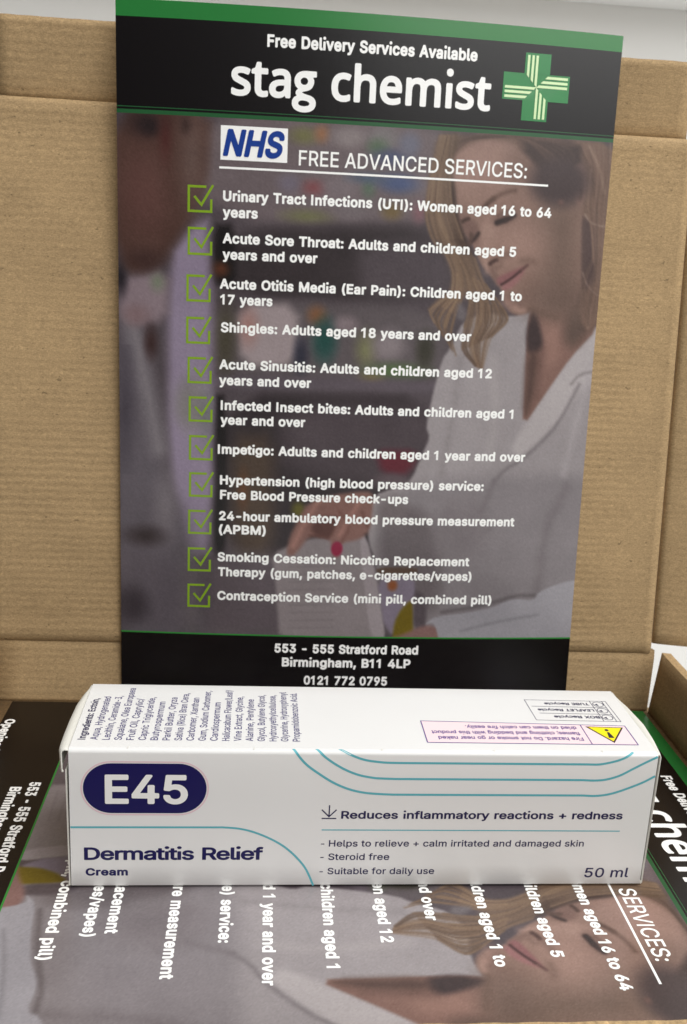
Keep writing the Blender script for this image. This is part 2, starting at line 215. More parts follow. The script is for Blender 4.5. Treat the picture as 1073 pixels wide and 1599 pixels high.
8828|362,-4 275,23 197,70 138,134 101,212 90,299 104,387 143,464 198,523 158,581 133,639 123,698 126,766 142,824 167,872 207,920 255,958 314,988 372,1004 440,1012 508,1008 586,988 663,946 720,892 760,824 778,746 775,668 754,600 704,523 759,464 795,396 811,328 810,251 795,192 764,134 722,84 663,41 595,10 527,-6 450,-12/385,212 430,203 489,205 527,216 557,234 577,260 585,299 578,338 559,367 518,396 459,408 401,402 352,376 324,338 319,280 338,241/440,620 479,622 508,632 531,649 549,678 554,717 548,746 527,775 498,791 459,798 411,794 375,775 353,746 348,698 362,659 391,633
9828|256,8 230,39 230,78 402,332 395,340 310,360 256,386 204,428 159,484 127,554 113,622 111,700 126,777 150,836 189,894 237,940 295,977 353,999 421,1011 489,1010 557,997 616,973 674,933 720,884 756,826 780,758 791,690 790,622 773,544 742,466 694,379 450,19 412,0 285,0/416,544 470,541 509,553 543,583 563,622 568,680 557,729 528,771 489,794 441,799 402,789 363,758 342,719 334,661 344,612 373,569
-828|256,326 217,341 199,375 199,491 212,520 237,538 645,541 677,530 699,501 701,375 687,346 664,330
+828|379,64 358,79 344,108 343,293 330,298 165,298 136,306 109,341 107,458 126,494 155,508 340,511 343,691 352,720 369,738 389,747 515,746 544,730 558,701 559,516 573,509 738,509 773,497 795,458 793,341 777,314 748,299 563,297 559,108 545,79 505,59
(515|369,-167 339,-161 314,-137 250,-11 202,115 162,300 155,397 158,504 175,630 210,776 254,902 306,1009 327,1038 349,1051 475,1052 514,1030 526,990 456,815 412,669 386,523 380,387 390,290 415,183 459,57 523,-89 525,-118 511,-147 485,-164
)515|123,-167 103,-163 80,-147 68,-128 65,-99 140,76 182,203 206,329 211,455 198,572 169,708 125,844 70,970 65,999 76,1029 103,1049 230,1053 269,1034 298,986 346,879 387,757 412,650 430,533 436,426 432,329 412,203 379,86 332,-31 277,-137 259,-156 240,-165
/474|83,-133 64,-129 40,-113 28,-94 26,-65 313,1004 326,1024 355,1040 482,1039 516,1014 524,975 237,-94 225,-113 200,-130
:367|173,2 128,31 99,70 86,119 94,177 125,225 164,254 212,267 271,259 319,229 349,187 361,138 352,80 320,31 280,4 232,-7/183,476 135,503 100,546 87,595 91,643 115,692 154,726 203,743 261,740 309,715 345,673 361,624 355,566 329,519 290,487 241,471
;367|94,-200 73,-178 65,-149 125,210 143,230 172,240 298,240 328,231 351,201 353,171 255,-178 237,-198 211,-207 124,-208/211,473 162,493 123,531 103,580 103,638 125,686 167,725 211,743 269,742 318,720 357,678 374,628 373,580 353,531 313,492 269,474
.367|173,2 128,31 99,70 86,119 94,177 125,225 164,254 212,267 271,259 319,229 349,187 361,138 352,80 320,31 280,4 232,-7
,367|94,-200 73,-178 65,-149 125,210 143,230 172,240 298,240 328,231 351,201 353,171 255,-178 237,-198 211,-207 124,-208
 435|
""")
FONT_MID = load_font(r"""
A875|50,6 35,20 31,51 370,981 383,994 404,1000 555,997 579,971 913,61 917,40 912,20 899,7 879,0 747,1 727,10 715,30 636,251 626,257 323,257 311,253 233,30 222,11 191,0 70,0/378,445 383,440 555,440 567,445 474,715 464,701
B832|129,6 114,20 109,40 109,960 115,981 129,995 149,1000 503,999 594,986 665,956 715,920 751,880 778,829 796,768 800,698 787,627 756,570 710,526 756,489 785,455 809,415 827,364 836,303 833,243 821,192 799,142 766,97 723,61 665,30 604,11 493,0 149,0/306,192 311,185 321,184 493,184 543,188 584,199 614,219 636,253 642,293 634,334 616,364 596,384 543,410 493,417 311,417 306,404/306,607 311,597 473,597 513,601 543,612 578,637 598,667 607,718 597,758 564,797 523,812 311,815 306,809
C930|427,-3 346,22 265,69 198,129 141,210 103,296 79,402 73,524 83,625 111,726 151,807 204,877 265,931 346,977 427,1003 518,1012 609,1005 669,989 730,964 786,928 831,887 872,837 905,776 931,695 932,655 922,640 902,630 760,633 741,655 720,714 690,757 639,796 588,816 538,823 487,821 406,795 366,766 329,726 300,675 280,615 269,534 270,453 281,382 302,321 340,261 396,211 457,185 528,177 609,191 669,224 711,271 744,352 760,367 902,370 929,352 934,321 912,240 876,170 821,102 760,54 690,18 609,-5 518,-12
D915|129,6 114,20 109,40 109,960 115,981 129,995 149,1000 503,998 624,973 715,929 787,869 841,799 884,708 906,617 915,506 906,384 879,283 837,196 786,132 735,88 675,51 594,20 462,1 149,0/306,192 311,185 321,184 452,185 553,203 594,221 634,251 663,283 687,324 708,384 719,455 720,536 708,617 688,677 656,728 624,760 574,791 523,808 473,815 321,816 306,809
E764|129,6 114,20 109,40 109,960 115,981 129,995 149,1000 715,1000 735,993 748,981 754,960 754,859 746,832 728,819 321,816 306,809 306,607 311,598 685,597 710,586 723,556 722,445 710,425 695,415 311,412 306,404 306,192 311,185 321,184 735,180 747,172 758,152 759,40 753,20 735,4 715,0 149,0
F749|129,6 114,20 109,40 109,960 115,981 129,995 149,1000 705,1000 725,996 742,981 748,950 747,849 737,829 725,820 705,816 321,816 306,809 307,586 665,584 685,579 699,566 706,546 703,425 685,404 665,400 311,399 306,394 306,40 301,20 291,9 270,0 149,0
G948|427,-3 336,27 255,75 194,133 140,210 103,295 79,402 73,524 83,625 111,726 150,807 203,877 265,933 336,974 417,1001 518,1012 609,1004 669,988 730,962 784,928 831,886 872,837 906,776 933,695 935,655 922,638 902,630 770,630 746,645 720,705 690,751 659,780 619,804 568,819 508,823 457,816 406,795 365,766 329,726 300,675 280,615 269,534 270,453 281,382 302,321 326,281 356,244 386,219 427,196 467,183 518,177 568,180 619,193 668,220 700,251 730,301 745,352 730,360 548,360 528,367 515,382 511,402 511,503 518,525 548,543 902,543 930,534 943,513 944,382 936,311 913,230 874,160 823,99 760,51 690,16 609,-6 518,-12
H942|129,6 114,20 109,40 109,960 119,986 149,1000 270,1000 291,991 301,979 306,960 306,617 311,603 695,603 709,607 709,960 715,981 725,992 746,1000 867,1000 891,991 906,960 906,40 897,15 867,0 746,0 725,8 714,20 709,40 705,418 311,419 306,404 306,40 301,20 291,9 270,0 149,0
I380|101,0 278,0 278,1000 101,1000
L718|129,6 114,20 109,40 109,960 119,986 139,999 270,1000 291,991 306,960 306,192 311,185 321,184 705,182 722,172 733,152 732,30 720,10 695,0 149,0
M1143|129,6 114,20 109,40 109,960 119,986 149,1000 311,1000 331,996 349,981 604,322 614,321 867,981 897,1000 1069,1000 1092,991 1107,960 1107,40 1093,10 1069,0 948,0 925,10 912,30 907,566 695,25 675,4 655,0 553,0 533,8 522,20 311,551 303,546 300,30 291,13 270,1 149,0
N954|129,6 114,20 109,40 109,960 119,986 149,1000 291,1000 312,991 715,359 721,374 722,971 735,991 756,1000 877,1000 903,991 918,960 918,40 907,13 877,0 735,0 713,10 311,643 306,627 305,30 293,10 270,0 149,0
O972|427,-3 346,22 265,69 199,129 141,210 103,297 79,402 73,524 83,625 111,726 151,807 204,877 265,931 346,977 427,1003 518,1012 609,1005 700,977 785,928 850,867 905,786 944,695 966,594 971,473 961,372 932,271 892,190 838,119 770,61 700,22 609,-5 518,-12/482,180 538,177 588,185 639,205 679,234 713,271 743,321 764,382 775,443 777,513 771,584 757,645 729,705 690,756 653,786 599,812 548,822 497,822 447,812 396,789 356,757 323,716 296,665 280,615 270,554 268,483 275,412 290,352 313,301 346,254 383,220 427,196
P811|129,6 114,20 109,40 109,960 115,981 129,995 149,1000 493,999 584,986 665,954 715,918 760,869 788,819 809,758 819,687 816,617 803,556 776,493 746,449 705,409 655,376 604,355 503,337 308,334 306,40 301,20 291,9 270,0 149,0/306,526 321,519 493,520 543,532 582,556 609,597 622,657 617,718 593,768 555,799 513,812 311,816 306,809
R819|129,6 114,20 109,40 109,960 115,981 129,995 149,1000 503,999 594,985 675,951 735,904 783,839 812,758 820,667 807,576 778,506 735,450 666,394 848,61 854,40 848,20 837,7 816,0 675,0 655,8 462,356 311,357 306,344 306,40 301,20 291,9 270,0 149,0/306,546 311,542 503,544 553,556 584,573 610,607 623,657 620,718 598,768 564,797 513,813 311,816 306,809
S815|342,-7 281,9 226,35 180,65 138,105 104,156 80,216 69,287 79,314 110,328 241,326 264,307 280,247 312,208 372,179 443,170 524,181 585,212 618,257 624,287 621,318 605,342 564,370 504,394 302,453 231,487 180,523 137,570 106,631 94,702 100,773 120,833 151,884 201,933 251,966 322,995 393,1009 474,1012 544,1004 605,986 655,962 697,934 739,894 774,843 794,793 805,722 797,699 767,683 635,686 616,702 596,762 569,793 514,820 443,828 372,818 322,790 302,766 292,742 293,692 312,666 352,639 615,555 676,526 729,489 775,439 806,378 818,307 814,237 796,176 760,115 716,70 655,30 585,2 514,-12 423,-16
T819|371,4 353,20 348,40 348,809 340,816 98,816 78,822 58,849 59,971 72,991 98,1000 806,998 826,984 834,960 833,849 816,823 795,816 553,816 545,809 543,30 533,12 512,1
U943|412,-6 314,26 230,80 169,148 126,238 114,289 109,349 112,976 129,995 149,1000 270,1000 291,991 302,976 305,359 312,309 341,248 382,209 442,182 513,174 584,184 634,208 675,248 703,309 709,359 713,976 725,992 746,1000 867,1000 887,994 903,976 907,956 907,349 898,268 874,198 846,147 804,96 756,57 695,22 634,1 564,-12 483,-14
V875|383,9 369,30 34,940 30,960 36,981 50,995 70,1000 201,999 227,981 474,280 719,981 747,1000 879,1000 899,993 916,971 916,950 578,20 565,7 545,0 404,0
W1248|303,4 281,30 31,950 31,971 40,986 70,1000 191,1000 212,993 224,981 383,369 394,355 559,981 576,996 596,1000 727,1000 747,994 765,971 929,344 1096,981 1111,995 1132,1000 1253,1000 1276,991 1289,971 1289,950 1038,30 1025,10 1000,0 859,0 838,9 828,20 667,611 656,623 492,20 464,1
X865|53,6 34,30 38,61 349,506 350,516 58,940 53,960 63,986 93,1000 235,1000 254,991 467,675 690,991 720,1000 852,1000 872,991 886,971 882,940 587,516 899,61 903,30 892,11 862,0 730,0 704,10 467,350 232,10 205,0 73,0
Y861|383,8 373,20 368,40 367,404 35,940 30,960 36,981 50,995 70,1000 212,999 232,990 464,612 474,618 703,991 727,1000 879,997 902,971 898,940 565,404 565,40 560,20 545,6 525,0 404,0
a711|247,-6 196,12 146,42 110,76 82,116 63,167 55,217 58,278 72,328 113,389 170,429 267,463 490,496 498,510 493,541 477,571 449,589 409,597 358,595 298,569 277,550 247,504 217,495 95,531 77,551 77,581 105,638 141,682 186,719 247,750 318,769 389,775 459,769 520,754 581,724 621,690 656,642 680,581 689,500 686,25 672,7 651,0 540,0 510,14 500,35 444,5 389,-11 318,-15/310,167 389,166 422,177 454,197 473,217 490,247 497,278 497,318 490,323 338,300 267,274 249,247 250,207 267,185
b775|378,-6 338,9 287,42 275,16 247,0 125,1 105,14 95,36 95,956 105,986 125,999 247,1000 267,994 283,976 287,722 348,757 419,774 499,773 580,751 646,713 702,658 742,592 771,511 786,400 779,289 750,187 704,107 641,44 560,2 469,-15/414,167 479,170 530,199 570,258 590,339 589,440 563,521 520,572 489,588 459,595 398,591 368,580 344,561 307,509 287,430 288,329 311,248 329,218 358,189
c723|335,-7 264,17 203,55 150,107 110,167 81,238 65,319 62,400 73,491 95,561 127,622 173,679 223,721 284,752 345,769 426,775 496,767 587,733 628,707 665,673 697,632 719,590 733,551 729,521 709,503 598,474 577,474 554,491 523,551 484,582 416,596 375,592 345,580 319,561 293,531 262,450 256,349 278,258 301,218 325,194 355,175 395,166 446,167 496,186 530,218 560,278 587,292 719,259 735,238 736,218 713,157 681,107 638,62 587,27 527,2 466,-12 395,-14
d775|314,-6 244,21 181,66 130,127 90,208 67,299 62,400 72,491 96,572 132,638 179,693 234,734 294,761 365,774 446,772 507,754 557,723 561,733 561,956 567,980 577,992 598,1000 729,996 749,976 753,956 750,26 739,10 719,1 608,0 577,12 557,39 507,7 456,-9 385,-15/385,167 456,172 507,203 542,258 561,339 559,440 535,521 514,551 486,576 426,595 365,590 314,561 275,501 257,420 258,329 282,248 325,193 355,175
e738|335,-6 264,18 203,54 153,102 115,157 84,228 67,299 62,379 69,470 91,551 120,612 163,670 211,713 274,749 335,768 405,775 476,770 537,753 598,723 658,673 695,622 724,561 743,491 751,410 747,329 729,310 709,306 264,304 260,299 274,255 297,218 325,192 355,176 395,166 456,167 507,184 537,211 563,258 587,271 719,240 738,218 740,198 720,147 687,96 638,51 587,20 527,-2 466,-13 405,-14/263,481 547,480 548,491 527,537 495,572 456,591 405,596 355,587 314,563 284,529
f466|163,7 151,20 146,40 146,586 42,592 22,605 12,627 14,738 22,752 42,765 145,768 147,849 163,910 195,960 244,1002 295,1025 355,1037 416,1037 477,1025 507,1011 519,981 487,868 477,856 457,847 406,856 366,853 346,839 339,819 340,768 457,766 486,748 493,728 493,637 487,611 467,594 345,591 338,586 336,30 325,12 305,1 184,0
g776|314,-263 223,-231 154,-181 119,-141 94,-100 92,-80 100,-60 203,2 223,7 245,1 294,-56 335,-82 395,-94 466,-90 517,-69 547,-40 560,1 563,51 557,59 507,29 456,14 395,9 335,13 284,26 234,48 193,75 153,112 122,153 96,203 78,254 66,314 65,446 75,506 94,567 132,638 175,688 234,733 294,760 365,774 446,772 507,755 557,725 577,754 598,765 729,763 749,744 754,719 754,11 747,-50 731,-100 702,-151 668,-188 628,-219 577,-244 517,-262 456,-270 385,-271/365,193 436,189 466,196 496,211 535,254 557,314 564,415 543,506 507,561 476,582 446,592 375,592 325,569 284,521 261,456 256,365 272,284 286,254 311,223 335,205
h749|115,6 101,20 95,40 95,960 105,986 125,999 247,1000 277,985 286,960 287,727 348,757 398,771 459,775 520,769 570,753 621,724 661,686 693,637 715,576 725,506 725,30 712,10 692,0 570,0 550,9 540,20 535,40 535,465 530,512 516,546 489,576 449,592 408,594 368,586 332,566 307,536 291,495 286,455 286,40 281,20 267,6 247,0 135,0
i309|115,6 101,20 95,40 95,657 105,679 125,691 257,691 277,678 286,657 285,30 272,10 257,1 135,0/166,867 125,884 91,920 76,960 80,1011 102,1051 135,1078 176,1091 226,1087 267,1065 296,1031 308,991 306,950 286,910 251,880 206,865
j309|23,-258 -4,-248 -17,-228 -17,-106 2,-81 63,-74 80,-66 94,-25 96,662 109,682 124,691 255,692 275,680 286,652 286,-25 277,-96 245,-167 219,-197 184,-224 114,-251/144,874 103,903 82,935 74,986 85,1026 114,1063 154,1086 205,1091 245,1079 276,1056 302,1016 308,965 296,925 271,895 235,872 184,865
k696|115,6 101,20 95,40 95,960 105,986 125,999 247,1000 277,985 286,960 287,514 540,764 692,766 712,761 725,748 732,728 722,700 463,435 460,425 742,69 752,51 752,30 742,13 722,1 570,0 550,6 317,298 307,296 286,273 286,40 281,20 267,6 247,0 135,0
l350|226,3 176,24 135,60 109,107 96,168 95,956 105,986 135,1000 257,999 276,986 286,966 288,188 297,175 348,179 378,164 386,147 407,46 398,20 378,7 297,-4
m1110|115,6 101,20 95,40 95,728 112,758 135,766 247,766 267,758 287,728 328,753 368,769 419,778 469,777 510,768 550,750 621,689 665,728 722,759 782,775 853,778 904,769 957,748 1001,718 1035,680 1072,607 1086,526 1087,40 1073,10 1045,0 934,0 914,7 901,20 896,40 894,526 884,556 863,578 833,592 793,597 752,590 722,573 700,546 689,516 687,40 681,20 671,9 651,0 530,0 510,10 495,40 494,526 484,556 459,581 429,594 398,597 358,589 328,572 305,546 289,506 286,40 281,20 267,6 247,0 135,0
n748|115,6 101,20 95,40 95,728 102,748 115,761 135,766 247,766 267,758 287,724 368,764 459,775 540,764 611,731 650,698 681,657 706,607 721,546 726,475 726,40 721,20 702,3 681,0 570,0 550,9 540,20 535,40 531,506 516,546 489,576 459,590 419,595 378,589 338,570 307,536 291,495 286,455 286,40 281,20 267,6 247,0 135,0
o758|335,-7 264,17 203,55 150,107 110,167 81,238 65,319 62,400 73,491 95,561 127,622 173,679 223,721 284,752 345,769 416,775 496,767 567,743 628,706 683,652 722,592 750,521 766,440 769,359 758,268 736,198 704,137 658,81 608,40 547,9 486,-8 416,-15/385,167 456,169 486,180 511,198 537,227 554,258 575,339 572,440 544,521 522,551 496,574 436,595 365,589 314,557 277,501 257,420 258,329 282,248 325,194 355,175
p775|135,-258 105,-244 95,-217 99,743 125,765 247,766 272,753 287,720 358,761 449,775 520,769 590,747 651,709 702,658 742,593 769,521 783,440 784,339 773,258 746,177 711,116 667,66 611,25 550,-1 479,-14 408,-12 348,5 287,38 286,-217 281,-238 267,-252 247,-258/417,167 479,170 530,199 570,258 590,339 589,440 563,521 520,572 489,588 459,595 388,588 338,556 304,500 286,420 288,329 311,248 329,217 358,189 388,173
q775|608,-258 577,-250 563,-228 557,39 496,3 436,-12 345,-11 274,7 206,45 153,96 112,157 83,227 66,308 62,399 72,490 92,561 128,632 173,687 232,733 294,761 365,774 446,772 507,754 557,723 576,753 598,765 719,766 742,753 752,733 751,-228 739,-248 719,-257/388,167 456,172 486,186 510,207 546,268 562,349 559,440 535,521 515,551 486,576 426,595 365,590 314,561 275,500 257,420 259,329 284,244 304,213 333,187
r476|115,6 101,20 95,40 95,728 102,748 115,761 135,766 247,766 267,758 287,733 328,756 378,772 429,776 499,769 512,758 520,738 520,617 511,597 489,583 408,588 358,578 317,551 291,506 286,465 286,40 281,20 267,6 247,0 135,0
s668|276,-5 185,29 118,86 91,127 71,177 65,218 74,237 94,250 216,273 241,258 263,208 287,183 326,167 367,163 418,168 458,186 479,208 483,238 469,258 448,271 246,325 196,348 151,379 117,420 93,470 85,531 91,592 112,642 141,683 185,721 236,748 287,765 347,774 418,774 479,763 549,733 610,681 637,642 660,592 666,561 659,541 640,526 519,501 498,511 469,561 448,583 418,597 378,601 337,596 303,582 282,561 278,531 291,511 317,496 519,442 570,419 611,390 646,349 670,299 679,238 673,177 653,127 620,81 580,45 529,17 469,-4 408,-13 337,-14
t419|264,3 214,24 173,55 144,94 125,144 117,205 115,589 42,592 22,605 12,630 15,741 42,765 113,766 117,771 119,903 132,923 153,932 275,932 294,923 308,892 309,771 315,766 416,766 436,755 449,731 449,630 436,602 416,592 315,591 309,579 309,215 313,185 325,174 406,178 435,164 445,144 464,33 446,9 406,-3 325,-7
u749|297,-1 235,21 178,62 135,117 108,183 95,294 95,729 102,749 115,761 135,766 247,766 267,760 279,749 286,729 286,304 292,254 307,216 329,193 368,175 408,172 449,178 489,200 516,233 531,274 535,729 540,745 550,757 570,766 702,763 719,749 726,729 726,41 721,21 712,10 692,0 580,0 551,11 530,39 479,11 419,-5 358,-9
v711|315,5 295,30 36,708 32,728 38,748 52,761 72,766 193,766 224,752 385,311 395,301 558,748 588,766 729,762 750,738 749,712 484,20 456,1 335,0
w1033|263,9 250,30 44,708 41,728 51,752 81,766 192,766 213,763 231,748 344,350 354,364 462,748 475,761 496,766 617,766 636,758 651,738 759,339 874,748 890,762 910,766 1032,766 1052,755 1063,738 1064,718 856,30 843,10 819,0 708,0 688,4 671,20 556,419 546,407 434,20 405,0 283,0
x692|58,6 39,30 43,61 270,394 58,705 52,728 59,748 88,766 220,766 240,762 255,748 381,550 391,556 526,758 553,766 675,766 700,758 714,738 712,708 497,384 722,61 726,30 715,11 685,0 553,0 533,9 381,236 230,8 199,0 78,0
y711|133,-254 101,-242 86,-212 114,-100 122,-86 143,-75 213,-81 241,-70 267,-30 290,41 35,708 32,729 39,749 52,761 72,766 193,766 213,761 226,749 385,311 395,301 559,749 588,766 729,762 750,739 748,708 447,-80 417,-141 369,-202 304,-243 224,-262
z695|95,6 81,20 75,40 80,142 416,576 399,584 126,584 106,590 87,617 86,728 93,748 106,760 126,766 641,766 665,758 682,728 682,637 675,617 352,192 358,183 368,183 652,183 672,178 688,162 693,142 693,40 682,13 652,0 116,0
0827|369,-4 299,22 238,62 178,129 139,200 109,291 92,392 86,503 94,625 114,726 143,807 177,868 228,928 282,968 349,998 430,1012 501,1009 578,989 648,948 708,887 752,817 786,726 806,625 813,503 805,372 785,271 756,190 714,119 663,63 602,22 531,-3 450,-12/399,180 440,171 481,174 511,185 544,210 572,248 591,291 617,412 617,584 607,655 589,716 563,766 538,796 501,821 460,830 420,827 390,816 362,796 339,770 301,685 282,584 281,433 302,311 339,230 366,200
1711|319,0 496,0 496,1000 345,1000 199,860 89,800 89,637 319,727
2827|136,6 121,20 115,40 116,131 124,152 519,576 565,647 579,708 571,758 540,800 489,825 419,829 368,812 338,785 318,746 307,677 287,658 146,656 122,677 119,708 128,778 150,839 181,890 227,937 277,971 338,997 409,1011 479,1011 540,1001 601,979 649,950 684,920 718,880 742,839 760,789 768,738 768,687 760,637 728,556 673,475 587,374 413,192 429,183 742,183 762,179 783,152 784,40 779,20 762,5 742,0 156,0
3827|342,-3 281,14 231,37 185,69 144,109 110,160 90,210 79,271 86,301 99,314 119,319 251,317 271,301 289,240 322,203 382,176 453,172 524,189 567,220 592,271 592,331 583,362 564,392 514,428 443,445 311,449 292,463 283,483 283,584 291,604 473,817 150,820 127,847 130,976 150,996 170,1000 726,998 741,989 753,968 751,857 530,604 605,580 665,547 715,503 752,453 778,392 790,331 788,261 771,190 745,139 706,91 655,49 605,21 544,1 483,-10 413,-12
4827|527,7 514,20 509,40 506,188 102,192 84,202 72,222 72,334 456,986 486,1000 607,1000 636,981 642,960 637,940 309,384 314,375 324,375 506,376 509,617 516,637 547,654 668,654 688,643 700,617 700,384 709,375 799,372 820,357 827,334 827,233 820,208 799,193 709,191 700,182 700,40 686,10 658,0 547,0
5827|351,-3 300,13 249,39 208,69 169,110 137,160 118,210 108,271 117,301 148,317 280,312 299,291 319,230 348,200 401,175 462,172 522,194 568,240 590,301 589,372 576,412 549,453 512,481 472,496 421,500 371,492 330,476 290,449 270,444 159,457 129,473 122,503 174,968 186,989 209,1000 715,998 735,983 743,958 743,857 729,827 704,817 351,817 333,675 340,663 391,677 442,683 543,673 624,639 694,582 749,503 780,412 786,301 766,210 738,149 700,99 654,56 603,25 543,1 482,-10 411,-11
6827|367,-3 307,17 246,53 196,100 156,160 131,220 117,291 116,362 129,433 158,513 207,604 468,989 499,1000 630,999 658,978 663,958 656,938 461,655 469,648 560,637 619,615 679,574 721,528 758,463 778,392 783,311 772,230 749,170 719,119 673,69 620,31 560,4 499,-9 428,-12/430,170 489,173 539,200 571,240 590,301 586,372 563,422 519,462 469,478 408,474 357,448 322,402 308,352 312,281 333,230 378,187
7827|193,7 176,30 181,61 558,809 547,817 140,819 122,831 113,849 112,960 118,981 132,995 153,1000 749,1000 769,993 781,981 787,960 785,839 373,20 345,1 213,0
8827|357,-4 266,26 197,69 141,129 106,200 94,291 110,382 154,463 220,524 174,574 143,635 129,695 130,766 145,827 172,877 205,918 256,959 316,990 377,1006 448,1012 508,1008 589,986 660,946 719,887 752,827 770,746 764,665 731,586 678,524 736,473 781,402 803,321 802,240 785,180 751,120 701,69 650,34 589,8 518,-8 438,-12/376,180 438,170 498,174 546,190 579,214 602,251 608,301 598,342 570,382 518,413 448,425 377,412 326,380 295,331 289,291 293,261 306,230 322,210/437,604 488,608 527,625 558,655 572,685 576,736 563,776 535,807 488,827 427,830 377,815 342,786 323,746 325,685 346,645 387,616
9827|256,5 237,30 241,61 437,344 428,351 337,364 277,388 221,425 175,475 137,546 119,617 116,708 129,778 153,839 186,890 236,940 287,974 347,998 418,1011 489,1010 549,999 610,974 671,932 711,889 749,829 771,768 782,698 781,627 766,556 735,475 684,384 429,10 398,0 277,0/409,526 469,522 519,537 563,576 586,627 591,687 577,748 541,799 489,827 428,830 378,813 339,778 314,728 308,657 324,597 357,553
-827|246,339 216,353 206,380 207,491 219,511 236,521 651,523 677,511 689,491 688,370 676,349 661,341
+827|374,69 363,82 357,102 357,304 344,310 151,310 131,316 111,345 112,456 122,476 141,488 354,491 357,699 363,719 374,730 394,738 505,738 526,729 540,709 546,491 748,489 768,483 787,456 787,345 778,325 748,310 546,309 542,102 536,81 526,70 505,62 394,62
(502|363,-173 333,-163 296,-103 244,9 202,130 180,221 165,322 161,413 166,514 185,646 220,787 266,919 316,1020 333,1045 353,1054 474,1054 498,1040 507,1010 436,838 390,686 362,534 354,393 365,282 393,160 431,49 507,-133 495,-162 474,-173
)502|108,-173 77,-159 69,-143 69,-123 144,49 190,191 215,322 220,443 207,575 176,716 139,838 70,999 68,1020 77,1041 98,1054 219,1055 246,1040 290,959 336,848 369,737 394,625 408,524 413,413 409,322 390,201 357,79 308,-42 250,-153 239,-165 219,-173
/458|66,-138 36,-124 27,-108 27,-88 324,1014 338,1035 360,1043 481,1040 499,1025 504,994 208,-108 198,-126 178,-137
:347|170,-1 130,24 101,63 90,103 96,154 120,195 160,226 201,237 251,232 292,209 322,171 335,123 329,73 302,30 261,2 221,-8/170,496 130,521 102,558 90,599 95,649 120,693 160,723 201,734 251,729 292,706 322,669 335,619 328,568 302,527 261,499 221,489
;347|108,-216 78,-202 68,-175 127,189 139,201 159,209 300,207 323,189 327,158 228,-196 199,-215/209,490 159,510 126,542 108,583 106,633 121,674 159,714 199,732 250,733 290,718 327,684 347,643 349,593 335,552 300,513 260,493
.347|170,-1 130,24 101,63 90,103 96,154 120,195 160,226 201,237 251,232 292,209 322,171 335,123 329,73 302,30 261,2 221,-8
,347|108,-216 78,-202 68,-175 127,189 139,201 159,209 300,207 323,189 327,158 228,-196 199,-215
 413|
""")
